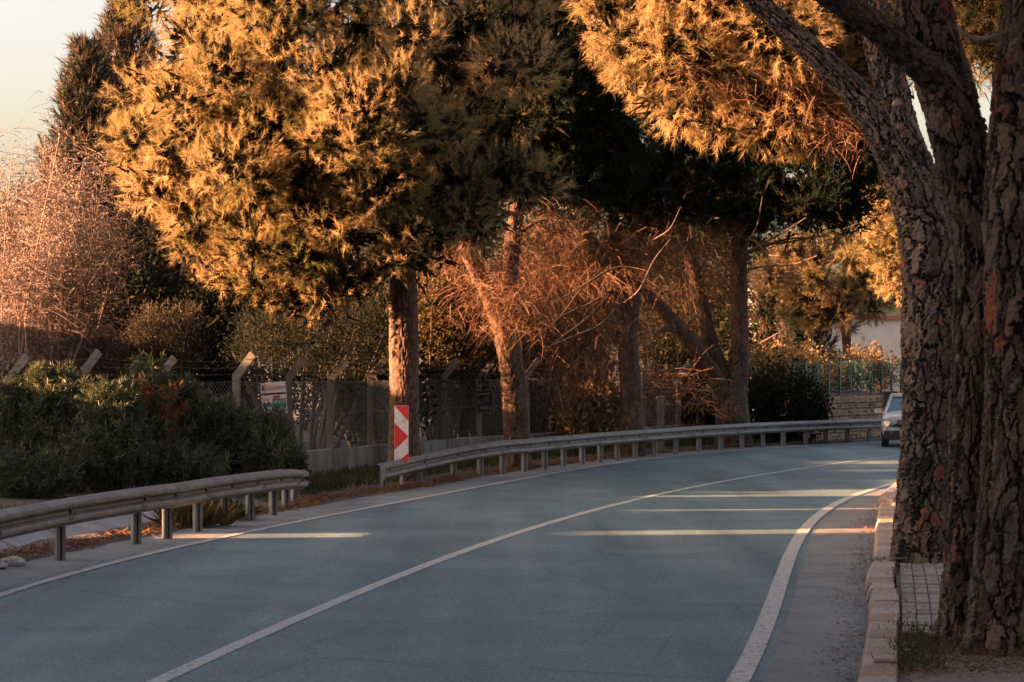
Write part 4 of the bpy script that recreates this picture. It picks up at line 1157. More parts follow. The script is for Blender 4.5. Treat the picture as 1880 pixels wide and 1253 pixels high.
for (bx, by, zc, rr, lab) in ((5.2, 9.0, 9.0, 5.8, 'shade pine added on the pavement nearer than the picture, its crown arching over the road'), (-9.5, 13.0, 9.5, 5.8, 'shade pine added left of the road nearer than the picture, its crown arching over the road'),
        (-12.5, 25.0, 10.2, 5.8, 'shade pine added left of the road by the field, outside the picture'),
        (-8.5, 1.0, 8.5, 5.8, 'shade pine added left of the road beside the camera, outside the picture'), (4.5, -4.0, 8.5, 5.8, 'shade pine added right of the road just behind the camera, outside the picture'), (-8.0, -12.0, 8.5, 6.0, 'shade pine added left of the road well behind the camera, outside the picture'),
        (9.8, 43.0, 10.8, 5.0, 'shade pine added unseen behind the twin-trunk pine, its crown above the picture shading the far road'), (14.0, 57.0, 11.6, 6.3, 'shade pine added unseen behind the ribbed right trunk, its crown above the picture shading the bend')):
    t = pine(lab, (bx, by), 'unseen pines added to shade the road')
    trunk_obj(t, [np.array([(bx, by, -0.2, 0.3), (bx + 0.1, by, 3, 0.26), (bx + 0.2, by, 6, 0.22), (bx, by, zc, 0.12)])], 28, 0.08, 0.1, 0.2, 0.03, 93, M['bark'])
    cl = [(p_, rng.uniform(0.9, 1.4)) for p_ in shell((bx - (2.2 if bx > 0 else -4.0), by, zc + 0.5), (rr, rr * 1.1, 1.5), 64, rng, 0.3, 1.0)[0]]
    crown_mesh('crown', cl, 4, 9, (0.35, 0.55), 0.12, rng, M['needle_dark'], t, 0.62, core=True, core_w=0.30, core_n=10)  # unseen crowns added to keep sky light off the road

# ------------------------------------------------------------------ background trees, cypresses, shrubs
def cypress(label, x, ytop, ybase, Y, half, n, rng, lean=0.0, group='cypresses'):
    t = empty('cypress_tree', (Q(x, 700, Y)[0], Y, 0)); tag(t, label, 'tree', group)
    o3 = np.array(t.location); top = Q(x, ytop, Y)[2]; R0 = half / PX(Y)
    b = MB(); b.tube([(0, 0, -0.2), (0, 0, top * 0.5), (lean * 0.5, 0, top * 0.92)], [0.22, 0.14, 0.03], 8); b.build('trunk', M['branch'], t, smooth=True)
    # sprays: flame shaped column of up-swept plumes
    m = int(n / 26)
    f = rng.random(m) ** 0.8
    prof = lambda f: R0 * np.clip(1.12 * (1 - f) ** 0.62, 0.03, 1) * (0.72 + 0.28 * np.clip(f * 6, 0, 1))
    a = rng.uniform(0, 2 * np.pi, m)
    rr = prof(f) * rng.uniform(0.6, 1.06, m) * (0.62 + 0.62 * vnoise(a * 2.2 + 40, f * 11 + 9, 6))
    P = np.stack([np.cos(a) * rr + lean * f, np.sin(a) * rr, 0.5 + f * (top - 0.5)], 1)
    A = unit(np.stack([np.cos(a) * 0.6, np.sin(a) * 0.6, np.full(m, 0.9)], 1) + rng.normal(0, 0.2, (m, 3)))
    V, F, tt = needles(P, A, rng.uniform(0.22, 0.5, m), 26, 0.42, 0.04, rng, np.clip(0.62 + rng.normal(0, 0.18, m), 0, 1))
    # inner mass
    m2 = int(n / 40); f = rng.random(m2) ** 0.8; a = rng.uniform(0, 2 * np.pi, m2); rr = prof(f) * rng.uniform(0.05, 0.5, m2)
    P2 = np.stack([np.cos(a) * rr + lean * f, np.sin(a) * rr, 0.5 + f * (top - 2.2)], 1)
    V2, F2, t2 = needles(P2, rng.normal(size=(m2, 3)), np.full(m2, 0.3), 6, 0.9, 0.22, rng, np.full(m2, 0.1))
    obj('crown', mesh_data('crown', np.concatenate([V, V2]), np.concatenate([F, F2 + len(V)]), M['cypress'], {'tint': np.concatenate([tt, t2])}), t)
    return t

def leafy(name, label, cat, ells, n, L, W, mat, rng, group=None, trunk=True, up=0.3, clump=0.35, tint0=0.45, tip=0.0, stems=7, twigs=0):
    """broadleaf tree or shrub: stems and a crown of leaf clusters over ellipsoids (centre xyz, radii xyz)"""
    c0 = np.array(ells[0][0])
    t = empty(name, (c0[0], c0[1], 0)); tag(t, label, cat, group)
    o3 = np.array(t.location)
    tot = sum(e[1][0] * e[1][2] for e in ells)
    Vs, Fs, Ts = [], [], []; k = 0
    ends = []
    for c, r in ells:
        c = np.array(c, dtype=float); r = np.array(r, dtype=float)
        ne = int(n * r[0] * r[2] / tot)
        m = max(8, ne // 26)
        cc, d = shell(c, r, m, rng, 0.30, 1.0)
        ok = cc[:, 2] > 0.08; cc = cc[ok]; d = d[ok]; m = len(cc)
        ends += list(cc[rng.integers(0, m, stems)])
        tcl = np.clip(tint0 + rng.normal(0, 0.15, m) + tip * np.clip((cc[:, 2] - c[2]) / r[2], -1, 1), 0, 1)  # tip paints the crown top paler, as the sun would
        ix = rng.integers(0, m, ne)
        P = cc[ix] + rng.normal(0, 1, (ne, 3)) * clump * 0.5 * min(1.0, r.min())
        P[:, 2] = np.maximum(P[:, 2], 0.05)
        A = unit(d[ix] * 0.6 + np.array([0, 0, up]) + rng.normal(0, 0.6, (ne, 3)))
        V, F, tt = leaves(P, A, rng.uniform(*L, ne), rng.uniform(*W, ne), rng, np.clip(tcl[ix] + rng.normal(0, 0.1, ne), 0, 1), 0.06)
        Vs.append(V); Fs.append(F + k); Ts.append(tt); k += len(V)
    o = obj('crown', mesh_data('crown', np.concatenate(Vs) - o3, np.concatenate(Fs), mat, {'tint': np.concatenate(Ts)}), t)
    b = MB()
    for e in ends:
        e = np.array(e) - o3; a = np.array([e[0] * 0.25 + rng.normal(0, 0.08), e[1] * 0.25 + rng.normal(0, 0.08), -0.1])
        mpt = a * 0.5 + e * 0.5 + rng.normal(0, 0.12, 3)
        b.tube(catmull([a, mpt, e], 4), np.linspace(0.035 if not trunk else 0.07, 0.008, 9), 5, cap=False)
    b.build('stems' if not trunk else 'trunk', M['branch'], t, smooth=True)
    return t, ends

rng = np.random.default_rng(201)
cypress('tallest cypress at the upper left, its tip against the pale sky', 232, 0, 700, 74.0, 185, 46000, rng)
cypress('second cypress left of the tallest one, shorter and pinkish in the sun', 158, 88, 700, 70.0, 140, 36000, rng)
cypress('dark lower cypress filling the gap below the left edge of the big pine crown', 330, 205, 700, 77.0, 160, 26000, rng)
cypress('dark bushy cypress far behind the thick forked pine', 1480, 470, 700, 104.0, 70, 20000, rng)
cypress('narrow dark cypress far off, just right of the straight sunlit pine stem', 1410, 455, 700, 108.0, 50, 14000, rng)

M['pink_twig'] = leaf_mat('pink_twig', [(0.09, 0.068, 0.056), (0.155, 0.122, 0.102), (0.22, 0.175, 0.150), (0.28, 0.23, 0.20)], 0.25)
# leafless pinkish bush at the far left
t = empty('bare_bush', tuple(G(60, 850)))
t.location = (Q(70, 700, 50)[0], 50.5, 0)
tag(t, 'big leafless pinkish bush of tangled fine twigs at the left picture edge', 'bush')
st = []
b = MB(); o3 = np.array(t.location)
for _ in range(26):
    e = Q(rng.uniform(-40, 225), rng.uniform(235, 560), rng.uniform(49.5, 52.5)) - o3
    a = np.array([rng.normal(0, 0.35), rng.normal(0, 0.3), 0]); mpt = a * 0.45 + e * 0.55 + rng.normal(0, 0.25, 3)
    P = catmull([a, mpt, e], 7); b.tube(P, np.linspace(0.035, 0.006, len(P)), 5, cap=False)
    for q in P[4:]: st.append(q + o3)
b.build('stem', M['twig'], t, smooth=True)
dead_twigs('twigs', t, st, 5200, rng, (0.4, 1.2), 0.7, 0.0055, M['pink_twig'], up=0.15, jit=0.34)
P = np.array(st)[rng.integers(0, len(st), 40000)] + rng.normal(0, 0.27, (40000, 3))
P = P[(P[:, 2] > 4.0 + rng.normal(0, 0.5, len(P))) & (P[:, 2] < Q(70, 262, 50.5)[2] + rng.normal(0, 0.25, len(P)))]
V, F, tt = leaves(P, rng.normal(size=P.shape) + np.array([0, 0, 0.5]), rng.uniform(0.05, 0.10, len(P)), rng.uniform(0.015, 0.03, len(P)), rng, np.clip(0.75 + rng.normal(0, 0.15, len(P)), 0, 1))
obj('leaf_sprays', mesh_data('leaf_sprays', V - o3, F, M['pink_twig'], {'tint': tt}), t)['kind'] = 'stuff'

def el(x, y, Y, rx, rz, ry):
    return (Q(x, y, Y), (rx / PX(Y), ry, rz / PX(Y)))

leafy('olive_tree', 'grey green olive behind the fence above the white advert board', 'tree', [el(560, 640, 56.0, 130, 115, 1.3), el(480, 620, 55, 70, 80, 1.0), el(650, 610, 57.6, 80, 90, 1.0)], 15000, (0.07, 0.13), (0.02, 0.035), M['olive'], rng, tint0=0.18)  # low tint paints the shade over this olive into its leaves
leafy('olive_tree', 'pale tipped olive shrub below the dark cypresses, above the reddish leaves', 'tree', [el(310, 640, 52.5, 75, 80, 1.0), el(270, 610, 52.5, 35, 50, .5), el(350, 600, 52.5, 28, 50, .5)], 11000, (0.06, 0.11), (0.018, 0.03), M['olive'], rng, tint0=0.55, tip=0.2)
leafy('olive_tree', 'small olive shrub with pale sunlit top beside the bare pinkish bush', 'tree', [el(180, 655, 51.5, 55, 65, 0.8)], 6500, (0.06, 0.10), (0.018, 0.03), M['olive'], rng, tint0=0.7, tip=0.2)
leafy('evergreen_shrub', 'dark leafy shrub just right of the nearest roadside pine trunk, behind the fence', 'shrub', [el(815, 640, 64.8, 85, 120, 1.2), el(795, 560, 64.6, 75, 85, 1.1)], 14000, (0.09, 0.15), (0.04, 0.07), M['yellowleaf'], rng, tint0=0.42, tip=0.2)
bg = [
    ('dark shrub behind the fence left of the nearest roadside pine', 680, 690, 62, 90, 120, 1.5, 'bushleaf', 0.4),
    ('dark shrub filling the space behind the leaning pine', 900, 690, 72, 90, 120, 1.6, 'bushleaf', 0.5),
    ('brown leaved shrub behind the curtain of dead twigs', 1010, 680, 73, 95, 130, 1.6, 'bushleaf', 0.6),
    ('shrub with sunlit ochre leaves low behind the straight dark pine', 1080, 760, 70.5, 50, 60, 0.9, 'yellowleaf', 0.85),
    ('dark shrub between the straight dark pine and the forked one', 1230, 700, 82, 80, 130, 1.6, 'bushleaf', 0.5),
    ('dark shrub behind the thick forked pine', 1320, 690, 86, 80, 120, 1.5, 'bushleaf', 0.4),
    ('tall dull shrub far behind the leaning pine', 860, 500, 90, 150, 220, 2.2, 'bushleaf', 0.55),
    ('tall dull shrub far behind the dead twigs', 1080, 490, 94, 150, 230, 2.2, 'bushleaf', 0.6),
    ('tall pale shrub far behind the forked pine', 1280, 490, 100, 140, 220, 2.2, 'bushleaf', 0.55),
    ('dark bushy tree far off above the white advert board', 560, 530, 92, 160, 160, 2.2, 'bushleaf', 0.45),
    ('dark tree far off right of the nearest pine trunk', 720, 500, 96, 130, 210, 2.2, 'bushleaf', 0.4),
    ('dark bushy tree low behind the pale tipped olive', 400, 600, 70, 80, 110, 1.6, 'bushleaf', 0.3),
    ('dark tree at the left edge behind the bare pinkish bush', 20, 520, 72, 100, 180, 2, 'bushleaf', 0.35),
    ('dark shrub under the cypresses behind the pale olive shrub', 190, 560, 66, 130, 150, 1.8, 'bushleaf', 0.3),
]
for (lab, x, y, Y, rx, rz, ry, mt, t0) in bg:
    leafy('background_shrub', lab, 'shrub', [el(x, y, Y, rx, rz, ry), (Q(x + rng.uniform(-30, 30), 745, Y), (rx * 0.8 / PX(Y), ry, 70 / PX(Y)))], 8500, (0.13, 0.24), (0.07, 0.13), M[mt], rng, 'shrubs and trees behind the fence', tint0=t0, clump=0.6, stems=4)

for (lab, x, y, Y, rx, rz) in (('tall far tree behind everything, above the white advert board', 520, 330, 112, 150, 300), ('tall far tree behind everything, right of the nearest pine trunk', 800, 330, 114, 160, 300),
                               ('tall far tree behind everything, between the leaning and the straight pine', 1050, 320, 116, 160, 300), ('tall far tree behind everything, between the stems of the forked pine', 1290, 330, 118, 150, 290)):
    leafy('background_tree', lab, 'tree', [el(x, y, Y, rx, rz, 2.5), el(x, 560, Y, rx, 150, 2.5)], 6500, (0.25, 0.42), (0.14, 0.22), M['bushleaf'], rng, 'tall trees far behind the fence', tint0=0.35, clump=0.7, stems=3)

for (yy, lab) in ((17.5, 'broad evergreen left of the near road, outside the picture'), (26.0, 'second shade evergreen added left of the near road, outside the picture')):
    leafy('evergreen_tree', lab, 'tree', [((-14.0, yy, 4.8), (2.4, 4.0, 4.6))], 5000, (0.30, 0.45), (0.18, 0.28), M['bushleaf'], rng, 'unseen evergreens added to shade the near road', tint0=0.4, clump=0.8, stems=3)  # unseen evergreens added to block sky light from the left

# umbrella pines added behind the big crown so their shade darkens the crowns rightward
rng = np.random.default_rng(205)
for (x, Y, zc, r, lab) in ((744, 58.0, 8.6, 3.0, 'first shade pine added behind the fence, its trunk hidden by the nearest roadside pine'), (742, 65.0, 8.8, 3.0, 'second shade pine added behind the fence, its crown hidden by the great sunlit crown'), (743, 72.0, 8.8, 3.0, 'farthest shade pine added behind the fence, its crown hidden by the great sunlit crown')):
    c = np.array([(x - CX) * Y / FPX, Y, zc])
    t = pine(lab, c, 'shade pines added behind the fence')
    trunk_obj(t, [np.array([(c[0], Y, -0.2, 0.26), (c[0] + 0.1, Y, 3, 0.22), (c[0] - 0.05, Y, 6, 0.18), (c[0], Y, zc, 0.1)])], 28, 0.08, 0.1, 0.2, 0.03, 93, M['bark_warm'])
    cl = [(p_, rng.uniform(0.9, 1.4)) for p_ in shell(c, (r, r, r * 0.85), 32, rng, 0.3, 1.0)[0]]
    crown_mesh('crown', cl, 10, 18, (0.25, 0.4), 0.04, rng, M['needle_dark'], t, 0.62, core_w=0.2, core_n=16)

# far sunlit pines by the bend
for (x, y, Y, rx, rz, ry, tx, n, r_, lab) in ((1530, 510, 95.0, 120, 95, 2.4, 1556, 60, (0.55, 1.0), 'sunlit golden pine by the bend, its foliage hanging over the pale wall'), (1650, 420, 88.0, 75, 110, 2.2, 1670, 40, (0.5, 0.9), 'golden pine foliage beside the ribbed trunk, farther along the bend')):
    base = Q(tx, 700, Y)
    t = pine(lab, base, 'pines at the bend')
    trunk_obj(t, [px_path([(tx, 735, 0.22), (tx, 660, 0.18), (tx - 4, 600, 0.16), (tx - 8, y, 0.1)], Y)], 28, 0.08, 0.1, 0.2, 0.03, 97, M['bark_warm'])
    cl = spread_clumps([(x, y, Y, rx, rz, ry, n)], None, rng, r_)
    if x < 1600: cl += [(Q(1600, 570, Y), 0.7), (Q(1640, 545, Y), 0.7), (Q(1560, 600, Y), 0.5), (Q(1440, 480, Y), 0.6), (Q(1620, 480, Y), 0.9)]
    crown_mesh('crown', cl, 90, 30, (0.18, 0.28), 0.020, rng, M['needle'], t, 0.6, axis_up=0.1, tint0=0.6)

# oleander hedge between the near rail and the fence
rng = np.random.default_rng(301)
def oleander(label, ells, n_stems, rng, lit=0.0, red=False):
    c0 = np.array(ells[0][0])
    t = empty('oleander_bush', (c0[0], c0[1], 0)); tag(t, label, 'bush', 'oleanders behind the near guardrail')
    o3 = np.array(t.location)
    ends, dirs = [], []
    b = MB()
    for c, r in ells:
        c = np.array(c); r = np.array(r)
        e, d = shell(c, r, n_stems, rng, 0.45, 1.0)
        ok = e[:, 2] > 0.15; e, d = e[ok], d[ok]
        ends.append(e); dirs.append(unit(d * 0.7 + np.array([0, 0, 0.75]) + rng.normal(0, 0.25, d.shape)))
        for q in e[:max(8, n_stems // 6)]:
            a = np.array([c[0] + (q[0] - c[0]) * 0.3, c[1] + (q[1] - c[1]) * 0.3, 0]) - o3; qq = q - o3
            mpt = a * 0.45 + qq * 0.55 + rng.normal(0, 0.07, 3)
            b.tube(catmull([a, mpt, qq], 4), np.linspace(0.014, 0.005, 9), 4, cap=False)
    b.build('stems', M['branch'], t, smooth=True)
    E = np.concatenate(ends); D = np.concatenate(dirs)
    k = 20
    n = len(E)
    f = rng.random((n, k))
    P = E[:, None] - D[:, None] * (f * 0.28)[..., None]
    A = unit(D[:, None] * (0.25 + 0.75 * (1 - f))[..., None] + rng.normal(0, 0.62, (n, k, 3)))
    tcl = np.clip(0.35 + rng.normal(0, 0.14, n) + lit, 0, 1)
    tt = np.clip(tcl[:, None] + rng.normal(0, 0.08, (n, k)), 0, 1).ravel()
    V, F, t4 = leaves(P.reshape(-1, 3), A.reshape(-1, 3), rng.uniform(0.11, 0.19, n * k), rng.uniform(0.020, 0.032, n * k), rng, tt, 0.04)
    o = obj('leaves', mesh_data('leaves', V - o3, F, M['oleander'] if not red else M['red_leaf'], {'tint': t4}), t)
    o['kind'] = 'stuff'
    return t
M['red_leaf'] = leaf_mat('red_leaf', [(0.10, 0.035, 0.02), (0.17, 0.07, 0.03), (0.25, 0.13, 0.045)], 0.3)
def ol(x, y, rx, ry, Y, dep):
    s = PX(Y)
    return (Q(x, y, Y), (rx / s, dep, ry / s))
oleander('dark oleander at the left picture edge, in front of the first fence post', [ol(20, 800, 95, 110, 44.6, 0.9), ol(50, 735, 70, 75, 45, 0.7)], 260, rng)
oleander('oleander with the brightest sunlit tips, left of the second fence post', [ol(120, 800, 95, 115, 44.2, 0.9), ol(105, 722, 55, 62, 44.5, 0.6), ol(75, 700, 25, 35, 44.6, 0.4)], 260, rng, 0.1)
oleander('dense dark oleander low behind the middle of the near guardrail', [ol(205, 820, 95, 85, 43.2, 0.8), ol(200, 755, 62, 70, 43.6, 0.6)], 260, rng)
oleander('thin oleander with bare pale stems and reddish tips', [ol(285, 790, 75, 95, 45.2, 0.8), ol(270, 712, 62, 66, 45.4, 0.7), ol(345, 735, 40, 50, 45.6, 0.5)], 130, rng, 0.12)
oleander('oleander below the white advert board, star shaped leaf tufts', [ol(390, 815, 85, 85, 46.0, 0.8), ol(400, 775, 65, 55, 46.4, 0.7)], 260, rng)
oleander('rightmost oleander spilling over the curved end of the near guardrail', [ol(490, 830, 72, 70, 45.6, 0.8), ol(530, 855, 45, 50, 45.0, 0.5), ol(495, 790, 52, 50, 46, 0.6)], 200, rng)
oleander('low dark oleander behind the left part of the near guardrail', [ol(60, 870, 130, 60, 42.6, 0.7)], 220, rng)
oleander('low dark oleander just left of the rightmost one, behind the rail', [ol(330, 860, 110, 55, 43.6, 0.6)], 220, rng)
oleander('small reddish brown oleander shoots standing above the dark hedge', [ol(315, 735, 28, 45, 44.9, 0.3), ol(265, 725, 18, 30, 44.9, 0.25)], 16, rng, 0.1, True)

# dry grass tufts and weeds
def tuft(label, c, n, L, mat, rng, name='grass_tuft', r=0.16, up=1.2, w=0.010):
    P = np.array(c) + rng.normal(0, 1, (n, 3)) * np.array([r, r, 0]); P[:, 2] = 0.0
    A = np.stack([(P[:, 0] - c[0]) / r * 0.45, (P[:, 1] - c[1]) / r * 0.45, np.full(n, up)], 1) + rng.normal(0, 0.3, (n, 3))
    V, F, t = leaves(P - np.array([c[0], c[1], 0]), A, rng.uniform(*L, n), np.full(n, w), rng, rng.random(n), 0.1)
    o = obj(name, mesh_data(name, V, F, mat, {'tint': t}), loc=(c[0], c[1], 0.02)); tag(o, label, 'grass')
    return o
p = G(340, 972); tuft('straw coloured grass tuft between two posts of the near guardrail', (p[0], p[1] + 0.5, 0), 420, (0.25, 0.55), M['straw'], rng, r=0.17, up=0.9)
p = G(388, 962); tuft('second dry grass tuft just right of the straw coloured one', (p[0], p[1] + 0.6, 0), 200, (0.2, 0.42), M['straw'], rng, r=0.12, up=0.9)
p = G(425, 958); tuft('small green weed beside the second post from the rail end', (p[0], p[1] + 0.5, 0), 120, (0.15, 0.4), M['grass'], rng, r=0.1, up=1.0)
p = G(1300, 815); tuft('dry weeds at the left foot of the thick forked pine', (p[0] - 0.6, p[1] + 0.3, 0), 300, (0.3, 0.8), M['litter'], rng, r=0.3, up=1.0, w=0.02)
n = 9000
ys = rng.uniform(42, 78, n); xs = C_left(ys) - rng.uniform(2.1, 4.6, n)
P = np.stack([xs, ys, np.full(n, 0.02)], 1)
A = rng.normal(0, 0.4, (n, 3)) + np.array([0, 0, 1.0])
V, F, tt = leaves(P, A, rng.uniform(0.08, 0.24, n), np.full(n, 0.014), rng, rng.random(n), 0.1)
tag(obj('grass', mesh_data('grass', V, F, M['grass'], {'tint': tt})), kind='stuff')
n = 6000
ys = rng.uniform(30, 46, n); xs = C_left(ys) - rng.uniform(3.55, 4.6, n)
V, F, tt = leaves(np.stack([xs, ys, np.full(n, 0.0)], 1), rng.normal(0, 0.4, (n, 3)) + np.array([0, 0, 1.0]), rng.uniform(0.1, 0.3, n), np.full(n, 0.014), rng, rng.random(n), 0.1)
tag(obj('grass', mesh_data('grass', V, F, M['grass'], {'tint': tt})), kind='stuff')

# ------------------------------------------------------------------ right background: stone wall, hedge, fences, house
rng = np.random.default_rng(401)
wa, wb = np.array([Q(1475, 700, 78)[0], 78.0, 0]), np.array([Q(1700, 700, 90)[0], 90.0, 0])
L = np.linalg.norm(wb - wa); d = (wb - wa) / L; ang = math.atan2(d[1], d[0]); nrm = np.array([d[1], -d[0], 0])
sw = empty('stone_wall', tuple(wa), ang)
tag(sw, 'low retaining wall of rough brown stones beyond the bend', 'wall')
HWALL = 1.45
b = MB(); b.box((L / 2, 0.25, HWALL / 2 - 0.2), (L, 0.4, HWALL + 0.36)); b.build('mortar_core', M['mortar'], sw)
z = 0.0; ns = 0
while z < HWALL - 0.05:
    h = rng.uniform(0.17, 0.27); h = min(h, HWALL - z); x = rng.uniform(-0.1, 0)
    while x < L and ns < 298:
        w = rng.uniform(0.28, 0.62)
        split = rng.random() < 0.28
        for (z0, hh) in (((z, h),) if not split else ((z, h * 0.5), (z + h * 0.5, h * 0.5))):
            bb = MB(); bb.cham((0, 0, 0), (w - 0.03, hh - 0.028, 0.10), 0.018, jit=0.012, tint=float(np.clip(rng.normal(0.55, 0.25), 0, 1)), rng=rng)
            o = bb.build('stone', M['stone'], sw, loc=(x + w / 2, 0.03 - rng.uniform(0, 0.03), z0 + hh / 2), rot=(R(90), rng.uniform(-0.05, 0.05), 0))
            ns += 1
        x += w
    z += h
me = mesh_data('planting_bed', [(0, 0.06, HWALL + 0.0), (L, 0.06, HWALL + 0.0), (L, 9, HWALL + 0.55), (0, 9, HWALL + 0.55)], [[0, 1, 2, 3]], M['earth'])
o = obj('planting_bed', me, loc=tuple(wa), rot=(0, 0, ang)); o['kind'] = 'structure'

gf = empty('garden_fence', tuple(wa + np.array([0, 0, 0])), ang)
tag(gf, 'green metal mesh fence standing on the stone wall', 'fence')
for i, xx in enumerate(np.arange(0.6, L, 1.15)):
    b = MB(); b.box((xx, 0.55, HWALL + 0.62), (0.09, 0.06, 1.25)); b.build('post', M['green_paint'], gf)
b = MB()
for zz_ in np.arange(0.1, 1.2, 0.2): b.box((L / 2, 0.585, HWALL + zz_), (L, 0.008, 0.014))
for xx in np.arange(0.1, L, 0.12): b.box((xx, 0.595, HWALL + 0.62), (0.008, 0.008, 1.2))
b.build('wire_mesh', M['green_paint'], gf)

def wp(u, v, z): return wa + d * u + (-nrm) * v + np.array([0, 0, z])
hl = [(wp(u, 1.7 + rng.uniform(-0.2, 0.2), HWALL + 0.75 + rng.uniform(-0.1, 0.15)), (0.9, 0.75, 0.95)) for u in np.arange(0.2, L, 1.1)]
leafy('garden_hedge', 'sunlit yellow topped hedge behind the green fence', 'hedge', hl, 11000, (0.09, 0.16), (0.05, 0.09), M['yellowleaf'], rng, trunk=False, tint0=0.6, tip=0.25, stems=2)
leafy('vine_thicket', 'dark vine covered thicket between the thick forked pine and the stone wall', 'bush', [el(1440, 750, 77, 62, 90, 1.2), el(1485, 755, 77.3, 35, 60, 0.8), el(1405, 760, 76.6, 40, 80, 0.9)], 9500, (0.09, 0.17), (0.05, 0.09), M['bushleaf'], rng, trunk=False, tint0=0.25, stems=6)
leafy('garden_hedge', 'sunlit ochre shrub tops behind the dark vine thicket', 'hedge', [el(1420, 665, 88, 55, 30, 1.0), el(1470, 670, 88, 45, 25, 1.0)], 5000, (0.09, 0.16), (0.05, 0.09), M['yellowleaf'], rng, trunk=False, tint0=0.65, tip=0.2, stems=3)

rf = empty('railing', tuple(wp(-2, 6.5, HWALL)), ang)
tag(rf, 'dark spiked railing in front of the pale house beyond the hedge', 'fence')
for k, xx in enumerate(np.arange(0, L + 8, 3.0)):
    b = MB(); b.box((xx, 0, 0.95), (0.09, 0.09, 2.2)); b.build('post', M['dark_metal'], rf)
b = MB()
for xx in np.arange(0.1, L + 8, 0.16): b.box((xx, 0.012, 0.8), (0.02, 0.02, 1.75)); b.box((xx, 0.012, 1.72), (0.02, 0.02, 0.12), taper=0.1)
for zz_ in (0.2, 0.85, 1.55): b.box((L / 2 + 4, 0.034, zz_), (L + 8, 0.018, 0.035))
b.build('bars', M['dark_metal'], rf)

def house(label, c, size, rz, windows, group=None, roof=True, name='house', mat='plaster'):
    t = empty(name, c, rz); tag(t, label, 'building', group)
    w, dp, h = size
    b = MB(); b.box((0, 0, h / 2), (w, dp, h)); b.build('wall', M[mat], t)
    b = MB(); b.box((0, 0, h + 0.1), (w + (0.4 if w > 4 else 0.0), dp + (0.4 if w > 4 else 0.0), 0.2)); b.build('roof', M['roof_tile'] if roof else M['concrete'], t)
    for (x, z, ww, hh) in windows:
        b = MB(); b.box((x, -dp / 2 - 0.02, z), (ww + 0.12, 0.08, hh + 0.12)); f = b.build('window', M['white'], t)
        b = MB(); b.box((x, -dp / 2 - 0.065, z), (ww, 0.02, hh)); b.build('pane', M['window_dark'], f)
    return t
house('pale plastered house wall behind the railing at the bend', (Q(1590, 700, 128)[0], 132, 0), (12, 6, 5.1), R(8), [(-7.5 + 3, 3.4, 1.0, 1.2)])
house('pale house glimpsed far off between the forked pine and the dark cypress', (Q(1440, 700, 150)[0], 152, 0), (5, 6, 7.6), R(-4), [(-1.4, 5.5, 1.0, 1.4), (1, 5.5, 1.0, 1.4)])
house('pale house glimpsed far off behind the olives left of the nearest pine', (Q(415, 700, 120)[0], 122, 0), (7, 6, 3.6), R(5), [(0, 2.2, 1.0, 1.1)])

